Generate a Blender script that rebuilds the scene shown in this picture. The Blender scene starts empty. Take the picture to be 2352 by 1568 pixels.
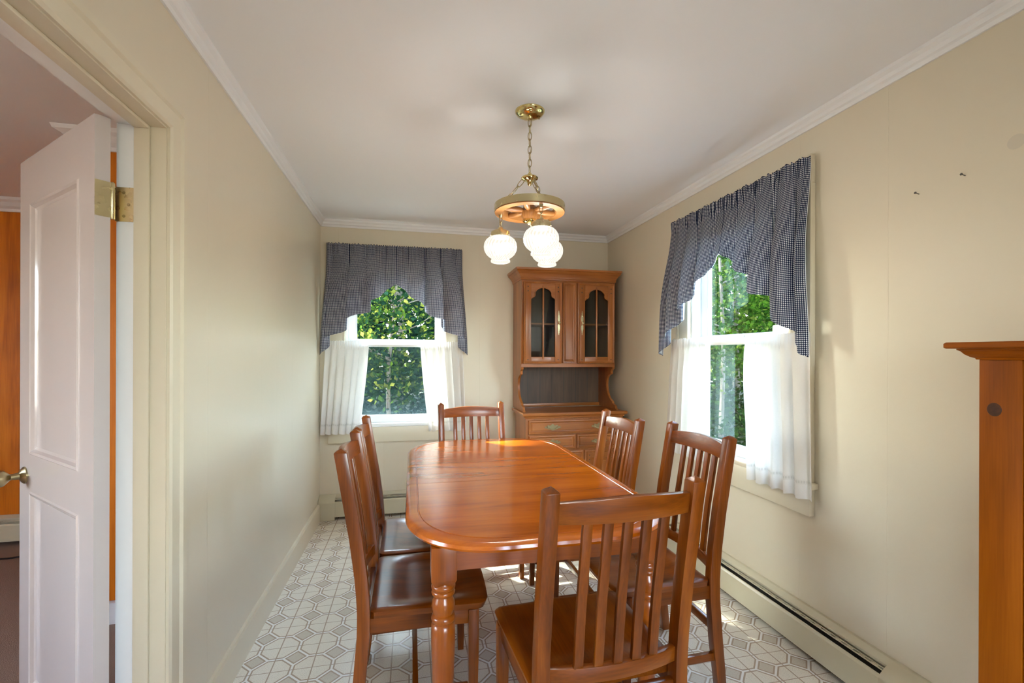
import bpy, bmesh, math, random
from math import sin, cos, pi, radians as R
from mathutils import Vector, Matrix

C = bpy.context.scene.collection
S = bpy.context.scene
random.seed(7)

# ------------------------------------------------------------------ camera
cam_d = bpy.data.cameras.new('camera')
cam = bpy.data.objects.new('camera', cam_d); C.objects.link(cam)
F_PX, YAW, ROLL, CY = 1052.0, math.atan(232 / 1052.0), 0.003, 812.7
cam_d.sensor_width = 36.0
cam_d.lens = 36.0 * F_PX / 2352.0
cam_d.shift_y = (CY - 784.0) / 2352.0
cam_d.clip_start = 0.02
cam.matrix_world = (Matrix.Translation((0, 0, 1.33)) @ Matrix.Rotation(-YAW, 4, 'Z')
                    @ Matrix.Rotation(pi / 2, 4, 'X') @ Matrix.Rotation(ROLL, 4, 'Z'))
S.camera = cam

# ------------------------------------------------------------------ light
S.view_settings.view_transform = 'Standard'
S.view_settings.look = 'None'
S.view_settings.gamma = 1.0
S.view_settings.use_curve_mapping = False
S.view_settings.exposure = 0.63
cy_ = S.cycles
cy_.max_bounces = 6; cy_.diffuse_bounces = 4; cy_.glossy_bounces = 3; cy_.transmission_bounces = 3; cy_.transparent_max_bounces = 8
cy_.caustics_reflective = False; cy_.caustics_refractive = False

w = bpy.data.worlds.new('sky'); S.world = w; w.use_nodes = True
nt = w.node_tree; nt.nodes.clear()
o_ = nt.nodes.new('ShaderNodeOutputWorld'); bg = nt.nodes.new('ShaderNodeBackground')
sky = nt.nodes.new('ShaderNodeTexSky'); sky.sky_type = 'NISHITA'; sky.sun_disc = False
sky.sun_elevation = R(36); sky.sun_rotation = R(-37); sky.air_density = 1.0; sky.dust_density = 1.5
hz = nt.nodes.new('ShaderNodeHueSaturation'); hz.inputs['Saturation'].default_value = 0.72      # hazy summer sky
nt.links.new(sky.outputs[0], hz.inputs['Color']); nt.links.new(hz.outputs[0], bg.inputs[0]); bg.inputs[1].default_value = 4.2
nt.links.new(bg.outputs[0], o_.inputs[0])

def light(name, kind, loc, direction, energy, color=(1, 1, 1), size=None, size_y=None, angle=None):
    d = bpy.data.lights.new(name, kind); d.energy = energy; d.color = color
    if kind == 'AREA':
        d.shape = 'RECTANGLE'; d.size = size; d.size_y = size_y or size
    if angle is not None: d.angle = angle
    o = bpy.data.objects.new(name, d); C.objects.link(o); o.location = loc
    o.rotation_euler = Vector(direction).to_track_quat('-Z', 'Y').to_euler()
    return o
light('sun', 'SUN', (-6, 12, 9), (0.87, -1.14, -1.02), 46.0, (1.0, 0.94, 0.82), angle=R(1.0))
# added fill light, set at a made-up window in the wall behind the camera
light('added_rear_fill', 'AREA', (1.12, -2.52, 1.50), (-0.10, 1, 0.0), 5, (0.95, 0.97, 1.0), 1.1, 1.4)
# daylight entering by the window of the room next door
light('daylight_den_window', 'AREA', (-3.93, 0.6, 1.45), (1, 0.15, -0.05), 3, (0.93, 0.95, 1.0), 1.5, 1.2)

# ------------------------------------------------------------------ materials
def mat_new(name):
    m = bpy.data.materials.new(name); m.use_nodes = True
    n = m.node_tree; b = n.nodes['Principled BSDF']
    return m, n, b
def srgb(r, g, b):
    f = lambda c: (c / 255 / 12.92) if c / 255 <= 0.04045 else ((c / 255 + 0.055) / 1.055) ** 2.4
    return (f(r), f(g), f(b), 1.0)
def nd(n, t, **kw):
    x = n.nodes.new(t)
    for k, v in kw.items(): setattr(x, k, v)
    return x
def mth(n, op, a, b=None, clamp=False):
    x = n.nodes.new('ShaderNodeMath'); x.operation = op; x.use_clamp = clamp
    for i, q in enumerate((a, b)):
        if q is None: continue
        if isinstance(q, (int, float)): x.inputs[i].default_value = q
        else: n.links.new(q, x.inputs[i])
    return x.outputs[0]
def mix(n, fac, a, b):
    x = n.nodes.new('ShaderNodeMix'); x.data_type = 'RGBA'
    for s, q in ((x.inputs[0], fac), (x.inputs[6], a), (x.inputs[7], b)):
        if isinstance(q, (int, float)): s.default_value = q
        elif isinstance(q, tuple): s.default_value = q
        else: n.links.new(q, s)
    return x.outputs[2]

def paint(name, col, rough=0.5, bump=0.0, bscale=60, var=0.03, spec=0.5, coat=0.0):
    m, n, b = mat_new(name)
    tc = nd(n, 'ShaderNodeTexCoord')
    no = nd(n, 'ShaderNodeTexNoise'); no.inputs['Scale'].default_value = 1.7; no.inputs['Detail'].default_value = 4
    n.links.new(tc.outputs['Object'], no.inputs['Vector'])
    d = tuple(c * (1 - var) for c in col[:3]) + (1,); l = tuple(min(1, c * (1 + var)) for c in col[:3]) + (1,)
    n.links.new(mix(n, no.outputs['Fac'], d, l), b.inputs['Base Color'])
    b.inputs['Roughness'].default_value = rough; b.inputs['Specular IOR Level'].default_value = spec
    b.inputs['Coat Weight'].default_value = coat
    if bump:
        n2 = nd(n, 'ShaderNodeTexNoise'); n2.inputs['Scale'].default_value = bscale; n2.inputs['Detail'].default_value = 6
        n.links.new(tc.outputs['Object'], n2.inputs['Vector'])
        bp = nd(n, 'ShaderNodeBump'); bp.inputs['Strength'].default_value = bump; bp.inputs['Distance'].default_value = 0.004
        n.links.new(n2.outputs['Fac'], bp.inputs['Height']); n.links.new(bp.outputs[0], b.inputs['Normal'])
    return m

def wallpaint(name, col, axis, seams, rough=0.42):
    """painted wallboard: faint roller texture and the shallow vertical joints of the boards"""
    m = paint(name, col, rough, 0.12, 22, 0.025)
    n = m.node_tree; b = n.nodes['Principled BSDF']
    tc = nd(n, 'ShaderNodeTexCoord'); sp = nd(n, 'ShaderNodeSeparateXYZ'); n.links.new(tc.outputs['Object'], sp.inputs[0])
    acc = None
    for s in seams:
        d = mth(n, 'ABSOLUTE', mth(n, 'SUBTRACT', sp.outputs[axis], s))
        k = mth(n, 'SUBTRACT', 1.0, mth(n, 'DIVIDE', d, 0.0025), True)
        acc = k if acc is None else mth(n, 'MAXIMUM', acc, k)
    old = b.inputs['Normal'].links[0].from_node
    bp = nd(n, 'ShaderNodeBump'); bp.inputs['Strength'].default_value = 0.35; bp.inputs['Distance'].default_value = 0.002
    bp.invert = True
    n.links.new(acc, bp.inputs['Height']); n.links.new(old.outputs[0], bp.inputs['Normal'])
    n.links.new(bp.outputs[0], b.inputs['Normal'])
    return m

def wood(name, dark, mid, light_, axis='z', rough=0.28, coat=0.3, scale=1.0, spec=0.5):
    m, n, b = mat_new(name)
    tc = nd(n, 'ShaderNodeTexCoord'); oi = nd(n, 'ShaderNodeObjectInfo')
    off = nd(n, 'ShaderNodeVectorMath', operation='SCALE'); off.inputs[0].default_value = (3.1, 5.7, 4.3)
    n.links.new(mth(n, 'MULTIPLY', oi.outputs['Random'], 7.0), off.inputs['Scale'])
    ad = nd(n, 'ShaderNodeVectorMath', operation='ADD')
    n.links.new(tc.outputs['Object'], ad.inputs[0]); n.links.new(off.outputs[0], ad.inputs[1])
    def mapped(s_long, s_cross):
        mp = nd(n, 'ShaderNodeMapping'); sc = [s_cross] * 3; sc['xyz'.index(axis)] = s_long
        mp.inputs['Scale'].default_value = sc; n.links.new(ad.outputs[0], mp.inputs['Vector']); return mp.outputs[0]
    n1 = nd(n, 'ShaderNodeTexNoise'); n1.inputs['Scale'].default_value = scale; n1.inputs['Detail'].default_value = 5
    n1.inputs['Distortion'].default_value = 0.6; n.links.new(mapped(1.6, 13), n1.inputs['Vector'])
    n2 = nd(n, 'ShaderNodeTexNoise'); n2.inputs['Scale'].default_value = scale; n2.inputs['Detail'].default_value = 3
    n.links.new(mapped(6, 190), n2.inputs['Vector'])
    n3 = nd(n, 'ShaderNodeTexNoise'); n3.inputs['Scale'].default_value = 1.0; n3.inputs['Detail'].default_value = 2
    n.links.new(mapped(2.2, 4.0), n3.inputs['Vector'])
    f = mth(n, 'ADD', mth(n, 'MULTIPLY', n1.outputs['Fac'], 0.55), mth(n, 'MULTIPLY', n2.outputs['Fac'], 0.22))
    f = mth(n, 'ADD', f, mth(n, 'MULTIPLY', n3.outputs['Fac'], 0.30))
    cr = nd(n, 'ShaderNodeValToRGB'); e = cr.color_ramp.elements
    e[0].position = 0.36; e[0].color = dark; e[1].position = 0.72; e[1].color = light_
    k = cr.color_ramp.elements.new(0.54); k.color = mid
    n.links.new(f, cr.inputs[0]); n.links.new(cr.outputs[0], b.inputs['Base Color'])
    b.inputs['Roughness'].default_value = rough; b.inputs['Coat Weight'].default_value = coat
    b.inputs['Coat Roughness'].default_value = 0.18; b.inputs['Specular IOR Level'].default_value = spec
    bp = nd(n, 'ShaderNodeBump'); bp.inputs['Strength'].default_value = 0.05; bp.inputs['Distance'].default_value = 0.001
    n.links.new(n2.outputs['Fac'], bp.inputs['Height']); n.links.new(bp.outputs[0], b.inputs['Normal'])
    return m
def wood3(name, d, m_, l, **kw): return {a: wood(name + '_grain_' + a, d, m_, l, a, **kw) for a in 'xyz'}

WALL = srgb(221, 210, 187)
M_wall_l = wallpaint('cream_wall_left_paint', WALL, 'Y', [1.85, 2.45, 2.71, 3.05, 3.5], 0.30)
M_wall_b = wallpaint('cream_wall_back_paint', WALL, 'X', [-0.58, -0.22, 0.18, 0.58, 1.0, 1.4])
M_wall_r = wallpaint('cream_wall_right_paint', WALL, 'Y', [0.98, 1.395, 1.80, 2.83, 3.41])
def spot(m, y, z, r, col):
    """a round patch of older paint"""
    n = m.node_tree; b = n.nodes['Principled BSDF']; src = b.inputs['Base Color'].links[0].from_socket
    tc = nd(n, 'ShaderNodeTexCoord'); sp = nd(n, 'ShaderNodeSeparateXYZ'); n.links.new(tc.outputs['Object'], sp.inputs[0])
    dy = mth(n, 'POWER', mth(n, 'SUBTRACT', sp.outputs[1], y), 2.0); dz = mth(n, 'POWER', mth(n, 'SUBTRACT', sp.outputs[2], z), 2.0)
    k = mth(n, 'LESS_THAN', mth(n, 'SQRT', mth(n, 'ADD', dy, dz)), r)
    n.links.new(mix(n, mth(n, 'MULTIPLY', k, 0.5), src, col), b.inputs['Base Color'])
spot(M_wall_r, 1.017, 1.972, 0.022, srgb(200, 192, 176))
M_trimcream = paint('cream_trim_paint', srgb(222, 211, 186), 0.32, 0.03, 30, 0.02)
M_ceil = paint('ceiling_paint', srgb(240, 241, 243), 0.8, 0.10, 16, 0.012)
M_crown = paint('crown_white_paint', srgb(236, 236, 236), 0.45, 0, var=0.01)
M_white = paint('white_gloss_paint', srgb(240, 240, 238), 0.3, 0, var=0.01)
M_doorw = paint('door_gloss_paint', srgb(200, 190, 186), 0.12, 0.02, 9, 0.015, coat=0.4)
M_vinyl = paint('white_vinyl', srgb(243, 244, 242), 0.35, 0, var=0.01)
M_heat = paint('heater_enamel', srgb(205, 197, 170), 0.35, 0, var=0.015)
M_dark = paint('dark_metal_inside', srgb(38, 36, 32), 0.5, 0, var=0.1)
M_black = paint('black_rubber', srgb(18, 18, 18), 0.5, 0)
M_chair = wood3('chair_maple', srgb(82, 36, 3), srgb(128, 62, 7), srgb(160, 86, 16), rough=0.3, coat=0.3, spec=0.4)
M_table = wood3('table_maple', srgb(146, 66, 3), srgb(192, 94, 6), srgb(212, 114, 14), rough=0.2, coat=0.5)
M_tleg = wood3('table_maple_shaded', srgb(96, 42, 4), srgb(146, 70, 8), srgb(172, 90, 16), rough=0.28, coat=0.4)  # same maple as the top, shade on the base put into the colour
M_hutch = wood3('hutch_maple', srgb(122, 68, 22), srgb(160, 94, 38), srgb(182, 114, 54), rough=0.35, coat=0.2)
M_walnut = wood('hutch_back_walnut', srgb(58, 38, 24), srgb(84, 60, 40), srgb(104, 78, 54), 'z', 0.5, 0.0)
M_pine = wood3('pine_orange', srgb(126, 62, 0), srgb(156, 80, 1), srgb(176, 96, 4), rough=0.5, coat=0.0, spec=0.2)
M_panel = wood('wood_panelling', srgb(150, 72, 4), srgb(200, 108, 8), srgb(218, 128, 20), 'z', 0.45, 0.0, 0.8, 0.25)
M_wheel = wood3('wheel_oak', srgb(120, 74, 30), srgb(160, 108, 56), srgb(186, 134, 78), rough=0.4, coat=0.1)
M_bark = wood('bark', srgb(48, 40, 34), srgb(84, 74, 64), srgb(120, 112, 100), 'z', 0.9, 0.0, 2.0)

def metal(name, col, rough):
    m, n, b = mat_new(name); b.inputs['Base Color'].default_value = col
    b.inputs['Metallic'].default_value = 1; b.inputs['Roughness'].default_value = rough
    tc = nd(n, 'ShaderNodeTexCoord'); no = nd(n, 'ShaderNodeTexNoise'); no.inputs['Scale'].default_value = 40
    n.links.new(tc.outputs['Object'], no.inputs['Vector'])
    n.links.new(mth(n, 'ADD', mth(n, 'MULTIPLY', no.outputs['Fac'], rough * 0.2), rough * 0.9), b.inputs['Roughness'])
    return m
M_brass = metal('polished_brass', srgb(216, 200, 140), 0.12)
M_brass2 = metal('brushed_brass', srgb(216, 202, 160), 0.28)
M_antique = metal('antique_brass', srgb(168, 154, 118), 0.3)
M_steel = metal('grey_steel', srgb(120, 118, 112), 0.4)

def m_floor():
    m, n, b = mat_new('octagon_vinyl_sheet')
    tc = nd(n, 'ShaderNodeTexCoord'); sp = nd(n, 'ShaderNodeSeparateXYZ'); n.links.new(tc.outputs['Object'], sp.inputs[0])
    P = 0.164
    def cell(o, ph):
        u = mth(n, 'DIVIDE', mth(n, 'SUBTRACT', o, ph), P)
        return mth(n, 'ABSOLUTE', mth(n, 'SUBTRACT', mth(n, 'FRACT', mth(n, 'ADD', u, 0.5)), 0.5))
    ax, ay = cell(sp.outputs[0], -0.570), cell(sp.outputs[1], 2.243)
    r = 0.31
    diag = mth(n, 'SUBTRACT', mth(n, 'SUBTRACT', 1 - r, ax), ay)           # >0 inside octagon
    dd = mth(n, 'DIVIDE', diag, 1.4142)
    edge = mth(n, 'MINIMUM', mth(n, 'SUBTRACT', 0.5, ax), mth(n, 'SUBTRACT', 0.5, ay))
    s = mth(n, 'MINIMUM', dd, edge)
    t = mth(n, 'MULTIPLY', dd, -1.0)
    inside = mth(n, 'GREATER_THAN', dd, 0.0)
    dist = mth(n, 'ADD', mth(n, 'MULTIPLY', s, inside), mth(n, 'MULTIPLY', t, mth(n, 'SUBTRACT', 1.0, inside)))
    band = mth(n, 'LESS_THAN', dist, 0.026)
    line = mth(n, 'LESS_THAN', dist, 0.066)
    cx_ = mth(n, 'LESS_THAN', ax, 0.016); cy_ = mth(n, 'LESS_THAN', ay, 0.011)
    cross = mth(n, 'MAXIMUM', cx_, cy_)
    no = nd(n, 'ShaderNodeTexNoise'); no.inputs['Scale'].default_value = 420; no.inputs['Detail'].default_value = 2
    n.links.new(tc.outputs['Object'], no.inputs['Vector'])
    sr = nd(n, 'ShaderNodeValToRGB'); sr.color_ramp.elements[0].position = 0.36; sr.color_ramp.elements[1].position = 0.52
    n.links.new(no.outputs['Fac'], sr.inputs[0])
    field = mix(n, sr.outputs[0], srgb(206, 198, 180), srgb(244, 236, 220))
    dia = mix(n, sr.outputs[0], srgb(186, 174, 154), srgb(216, 206, 188))
    col = mix(n, inside, dia, field)
    tan = srgb(180, 160, 138)
    col = mix(n, line, col, tan)
    col = mix(n, band, col, srgb(244, 241, 234))
    col = mix(n, cross, col, tan)
    # cross lines do not run over the diamonds
    n.links.new(col, b.inputs['Base Color'])
    b.inputs['Roughness'].default_value = 0.27
    hgt = mth(n, 'ADD', mth(n, 'MULTIPLY', no.outputs['Fac'], 0.35), mth(n, 'SUBTRACT', 1.0, mth(n, 'MULTIPLY', line, 0.5)))
    bp = nd(n, 'ShaderNodeBump'); bp.inputs['Strength'].default_value = 0.25; bp.inputs['Distance'].default_value = 0.0015
    n.links.new(hgt, bp.inputs['Height']); n.links.new(bp.outputs[0], b.inputs['Normal'])
    return m
M_floor = m_floor()
M_carpet = paint('taupe_carpet', srgb(140, 118, 104), 0.95, 0.8, 220, 0.12)

def cloth_out(n, col, trans, normal=None):
    d = nd(n, 'ShaderNodeBsdfDiffuse'); t = nd(n, 'ShaderNodeBsdfTranslucent'); mx = nd(n, 'ShaderNodeMixShader')
    n.links.new(col, d.inputs[0]); n.links.new(col, t.inputs[0]); mx.inputs[0].default_value = trans
    n.links.new(d.outputs[0], mx.inputs[1]); n.links.new(t.outputs[0], mx.inputs[2])
    n.links.new(mx.outputs[0], n.nodes['Material Output'].inputs[0])
def m_gingham():
    m, n, b = mat_new('navy_gingham_cotton'); n.nodes.remove(b)
    uv = nd(n, 'ShaderNodeUVMap'); sp = nd(n, 'ShaderNodeSeparateXYZ'); n.links.new(uv.outputs[0], sp.inputs[0])
    def st(o): return mth(n, 'LESS_THAN', mth(n, 'FRACT', mth(n, 'DIVIDE', o, 0.0086)), 0.54)
    f = mth(n, 'MULTIPLY', mth(n, 'ADD', st(sp.outputs[0]), st(sp.outputs[1])), 0.5)
    cr = nd(n, 'ShaderNodeValToRGB'); cr.color_ramp.interpolation = 'CONSTANT'; e = cr.color_ramp.elements
    e[0].position = 0; e[0].color = srgb(238, 238, 236); e[1].position = 0.75; e[1].color = srgb(22, 26, 44)
    k = e.new(0.25); k.color = srgb(82, 90, 116)
    n.links.new(f, cr.inputs[0]); cloth_out(n, cr.outputs[0], 0.22); return m
def m_sheer(name, col, trans, lace=False):
    m, n, b = mat_new(name); n.nodes.remove(b)
    tc = nd(n, 'ShaderNodeTexCoord'); no = nd(n, 'ShaderNodeTexNoise'); no.inputs['Scale'].default_value = 300
    n.links.new(tc.outputs['Object'], no.inputs['Vector'])
    c = mix(n, no.outputs['Fac'], tuple(x * 0.94 for x in col[:3]) + (1,), col)
    if lace:
        uv = nd(n, 'ShaderNodeUVMap'); sp = nd(n, 'ShaderNodeSeparateXYZ'); n.links.new(uv.outputs[0], sp.inputs[0])
        def band(o, a, h):
            return mth(n, 'LESS_THAN', mth(n, 'ABSOLUTE', mth(n, 'SUBTRACT', o, a)), h)
        zz = mth(n, 'ABSOLUTE', mth(n, 'SUBTRACT', mth(n, 'FRACT', mth(n, 'DIVIDE', sp.outputs[0], 0.014)), 0.5))
        hole = mth(n, 'GREATER_THAN', zz, 0.22)
        k = mth(n, 'MULTIPLY', band(sp.outputs[1], 0.075, 0.006), mth(n, 'ADD', mth(n, 'MULTIPLY', hole, 0.5), 0.35))
        k = mth(n, 'MAXIMUM', k, mth(n, 'MULTIPLY', band(sp.outputs[1], 0.0845, 0.0012), 0.4))
        k = mth(n, 'MAXIMUM', k, mth(n, 'MULTIPLY', band(sp.outputs[1], 0.0655, 0.0012), 0.4))
        c = mix(n, k, c, srgb(212, 208, 200))
    cloth_out(n, c, trans); return m
M_gingham = m_gingham()
M_lining = m_sheer('white_lining_cotton', srgb(238, 240, 242), 0.4)
M_tier = m_sheer('white_muslin_with_lace_band', srgb(240, 236, 230), 0.28, True)

def m_glass(name, tint, refl=0.9):
    m, n, b = mat_new(name); n.nodes.remove(b)
    t = nd(n, 'ShaderNodeBsdfTransparent'); t.inputs[0].default_value = tint
    g = nd(n, 'ShaderNodeBsdfGlossy'); g.inputs['Roughness'].default_value = 0.02
    fr = nd(n, 'ShaderNodeFresnel'); fr.inputs[0].default_value = 1.45
    mx = nd(n, 'ShaderNodeMixShader')
    n.links.new(mth(n, 'MULTIPLY', fr.outputs[0], refl), mx.inputs[0])
    n.links.new(t.outputs[0], mx.inputs[1]); n.links.new(g.outputs[0], mx.inputs[2])
    n.links.new(mx.outputs[0], n.nodes['Material Output'].inputs[0]); return m
M_glass = m_glass('window_glass', (0.90, 0.97, 0.97, 1), 0.12)
M_cabglass = m_glass('cabinet_glass', (0.82, 0.84, 0.82, 1))
def m_screen():
    m, n, b = mat_new('insect_screen'); n.nodes.remove(b)
    t = nd(n, 'ShaderNodeBsdfTransparent'); t.inputs[0].default_value = (1, 1, 1, 1)
    g = nd(n, 'ShaderNodeBsdfDiffuse'); g.inputs[0].default_value = srgb(70, 84, 92)
    mx = nd(n, 'ShaderNodeMixShader'); mx.inputs[0].default_value = 0.42
    n.links.new(t.outputs[0], mx.inputs[1]); n.links.new(g.outputs[0], mx.inputs[2])
    n.links.new(mx.outputs[0], n.nodes['Material Output'].inputs[0]); return m
M_screen = m_screen()
def m_globe():
    m, n, b = mat_new('lit_swirl_milk_glass')
    uv = nd(n, 'ShaderNodeUVMap'); sp = nd(n, 'ShaderNodeSeparateXYZ'); n.links.new(uv.outputs[0], sp.inputs[0])
    a = mth(n, 'MULTIPLY', mth(n, 'ADD', sp.outputs[0], mth(n, 'MULTIPLY', sp.outputs[1], 0.22)), 2 * pi * 26)
    k = mth(n, 'ADD', mth(n, 'MULTIPLY', mth(n, 'SINE', a), 0.5), 0.5)
    n.nodes.remove(b)
    e = nd(n, 'ShaderNodeEmission'); n.links.new(mix(n, k, (1.0, 0.90, 0.72, 1), (1.0, 0.97, 0.90, 1)), e.inputs[0])
    n.links.new(mth(n, 'ADD', mth(n, 'MULTIPLY', k, 0.16), 0.60), e.inputs[1])
    g = nd(n, 'ShaderNodeBsdfGlossy'); g.inputs['Roughness'].default_value = 0.12; g.inputs[0].default_value = (0.05, 0.05, 0.05, 1)
    a_ = nd(n, 'ShaderNodeAddShader'); n.links.new(e.outputs[0], a_.inputs[0]); n.links.new(g.outputs[0], a_.inputs[1])
    t = nd(n, 'ShaderNodeBsdfTransparent'); mx = nd(n, 'ShaderNodeMixShader'); mx.inputs[0].default_value = 0.85
    n.links.new(t.outputs[0], mx.inputs[1]); n.links.new(a_.outputs[0], mx.inputs[2])
    n.links.new(mx.outputs[0], n.nodes['Material Output'].inputs[0])
    return m
M_globe = m_globe()
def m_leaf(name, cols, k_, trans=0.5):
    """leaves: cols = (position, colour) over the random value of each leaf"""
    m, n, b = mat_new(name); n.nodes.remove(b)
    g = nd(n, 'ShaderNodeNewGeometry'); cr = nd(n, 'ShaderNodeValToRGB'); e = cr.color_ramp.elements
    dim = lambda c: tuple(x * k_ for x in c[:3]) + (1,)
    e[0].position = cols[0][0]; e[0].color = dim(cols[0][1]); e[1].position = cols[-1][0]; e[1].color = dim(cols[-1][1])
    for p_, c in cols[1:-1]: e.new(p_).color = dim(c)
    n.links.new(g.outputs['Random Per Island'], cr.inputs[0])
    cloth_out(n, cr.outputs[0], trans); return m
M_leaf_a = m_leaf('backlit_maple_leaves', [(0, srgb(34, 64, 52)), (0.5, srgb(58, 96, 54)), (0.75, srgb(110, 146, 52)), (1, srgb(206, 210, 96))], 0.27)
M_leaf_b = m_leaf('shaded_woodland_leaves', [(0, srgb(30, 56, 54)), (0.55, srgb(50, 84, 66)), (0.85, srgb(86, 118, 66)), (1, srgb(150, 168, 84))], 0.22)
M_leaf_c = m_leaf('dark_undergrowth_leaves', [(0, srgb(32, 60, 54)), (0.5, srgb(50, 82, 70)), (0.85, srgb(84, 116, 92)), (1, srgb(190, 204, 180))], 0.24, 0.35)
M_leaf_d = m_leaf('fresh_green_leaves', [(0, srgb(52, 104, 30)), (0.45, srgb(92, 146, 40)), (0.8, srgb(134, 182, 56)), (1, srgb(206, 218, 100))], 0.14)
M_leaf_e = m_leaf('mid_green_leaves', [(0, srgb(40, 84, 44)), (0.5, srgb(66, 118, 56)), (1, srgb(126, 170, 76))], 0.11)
M_ground = paint('leaf_litter', srgb(52, 56, 38), 0.95, 0.6, 6, 0.3)

# ------------------------------------------------------------------ mesh helpers
class MB:
    def __init__(s): s.v = []; s.f = []; s.uv = None
    def box(s, x0, x1, y0, y1, z0, z1):
        b = len(s.v)
        s.v += [(x, y, z) for z in (z0, z1) for y in (y0, y1) for x in (x0, x1)]
        s.f += [tuple(b + i for i in q) for q in ((0, 2, 3, 1), (4, 5, 7, 6), (0, 1, 5, 4), (2, 6, 7, 3), (0, 4, 6, 2), (1, 3, 7, 5))]
        return s
    def loft(s, rings, cap=True, closed=False):
        b = len(s.v); n = len(rings[0]); m = len(rings)
        for r in rings: s.v += [tuple(p) for p in r]
        for i in range(m if closed else m - 1):
            for j in range(n):
                k = (j + 1) % n; i2 = (i + 1) % m
                s.f.append((b + i * n + j, b + i * n + k, b + i2 * n + k, b + i2 * n + j))
        if cap and not closed:
            s.f.append(tuple(b + j for j in range(n))[::-1]); s.f.append(tuple(b + (m - 1) * n + j for j in range(n)))
        return s
    def prism(s, poly, axis, lo, hi):
        def p3(a, c, t):
            return {'x': (t, a, c), 'y': (a, t, c), 'z': (a, c, t)}[axis]
        return s.loft([[p3(a, c, lo) for a, c in poly], [p3(a, c, hi) for a, c in poly]])
    def lathe(s, prof, cx=0, cy=0, cz=0, n=24, cap=True):
        return s.loft([[(cx + r * cos(2 * pi * j / n), cy + r * sin(2 * pi * j / n), cz + z) for j in range(n)] for r, z in prof], cap)
    def tube(s, pts, r, n=8, closed=False):
        pts = [Vector(p) for p in pts]; m = len(pts); rings = []
        up = None
        for i in range(m):
            a = pts[(i - 1) % m] if (closed or i > 0) else pts[i]
            c = pts[(i + 1) % m] if (closed or i < m - 1) else pts[i]
            t = (c - a).normalized()
            if up is None:
                up = Vector((0, 0, 1)) if abs(t.z) < 0.9 else Vector((1, 0, 0))
            u = (up - t * up.dot(t)).normalized(); v_ = t.cross(u); up = u
            rr = r[i] if isinstance(r, (list, tuple)) else r
            rings.append([pts[i] + u * (rr * cos(2 * pi * j / n)) + v_ * (rr * sin(2 * pi * j / n)) for j in range(n)])
        return s.loft(rings, True, closed)
    def grid(s, nu, nv, fn, uvfn=None):
        b = len(s.v)
        for i in range(nu + 1):
            for j in range(nv + 1): s.v.append(tuple(fn(i / nu, j / nv)))
        if uvfn:
            s.uv = s.uv or {}
            for i in range(nu + 1):
                for j in range(nv + 1): s.uv[b + i * (nv + 1) + j] = uvfn(i / nu, j / nv)
        for i in range(nu):
            for j in range(nv):
                a = b + i * (nv + 1) + j
                s.f.append((a, a + nv + 1, a + nv + 2, a + 1))
        return s
    def mesh(s, name, mat, smooth=False, bevel=0.0, seg=2, angle=40):
        me = bpy.data.meshes.new(name); me.from_pydata(s.v, [], s.f)
        bm = bmesh.new(); bm.from_mesh(me)
        bmesh.ops.recalc_face_normals(bm, faces=bm.faces) if s.uv is None else None
        if bevel:
            es = [e for e in bm.edges if len(e.link_faces) == 2 and e.calc_face_angle(0) > R(25)]
            bmesh.ops.bevel(bm, geom=es, offset=bevel, segments=seg, affect='EDGES', profile=0.5, clamp_overlap=True)
        bm.to_mesh(me); bm.free()
        if s.uv:
            ul = me.uv_layers.new(name='UVMap')
            for lp in me.loops: ul.data[lp.index].uv = s.uv[lp.vertex_index]
        if smooth or bevel:
            me.shade_smooth(); me.set_sharp_from_angle(angle=R(angle))
        me.materials.append(mat)
        return me
    def build(s, name, mat, parent=None, **kw):
        return link(name, s.mesh(name, mat, **kw), parent)

def link(name, me, parent=None, loc=None, rot=None):
    o = bpy.data.objects.new(name, me); C.objects.link(o)
    if parent is not None: o.parent = parent
    if loc: o.location = loc
    if rot: o.rotation_euler = rot
    return o
def empty(name, loc=(0, 0, 0), rz=0.0, parent=None):
    o = link(name, None, parent, loc, (0, 0, rz)); o.empty_display_size = 0.1; return o
def tag(o, label=None, cat=None, group=None, kind=None):
    if label: o['label'] = label
    if cat: o['category'] = cat
    if group: o['group'] = group
    if kind: o['kind'] = kind
    return o
def copy_tree(o, parent=None):
    c = o.copy(); C.objects.link(c); c.parent = parent
    for ch in o.children: copy_tree(ch, c)
    return c
def struct(o): o['kind'] = 'structure'; return o

XL, XR, YB, ZC = -0.716, 1.773, 3.941, 2.41
YN = -2.6                     # wall behind the camera
WT = 0.115                     # wall thickness
DEN_X = -4.0                  # far side of the room next door

# ------------------------------------------------------------------ shell
def wall_with_hole(axis, lo, hi, t0, t1, z0, z1, holes):
    """wall slab along axis; holes = (a0, a1, z0, z1)"""
    m = MB()
    def bx(a0, a1, c0, c1):
        if a1 - a0 < 1e-5 or c1 - c0 < 1e-5: return
        if axis == 'x': m.box(a0, a1, t0, t1, c0, c1)
        else: m.box(t0, t1, a0, a1, c0, c1)
    cur = lo
    for a0, a1, c0, c1 in sorted(holes):
        bx(cur, a0, z0, z1); bx(a0, a1, z0, c0); bx(a0, a1, c1, z1); cur = a1
    bx(cur, hi, z0, z1)
    return m
WIN_B, WIN_R = -0.12, 2.245           # window centres along their walls
WH, WZ0, WZ1 = 0.42, 0.735, 2.115     # half width and height of the wall openings
DO0, DO1, DOZ = 0.84, 1.566, 2.012    # door opening in the left wall

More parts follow.
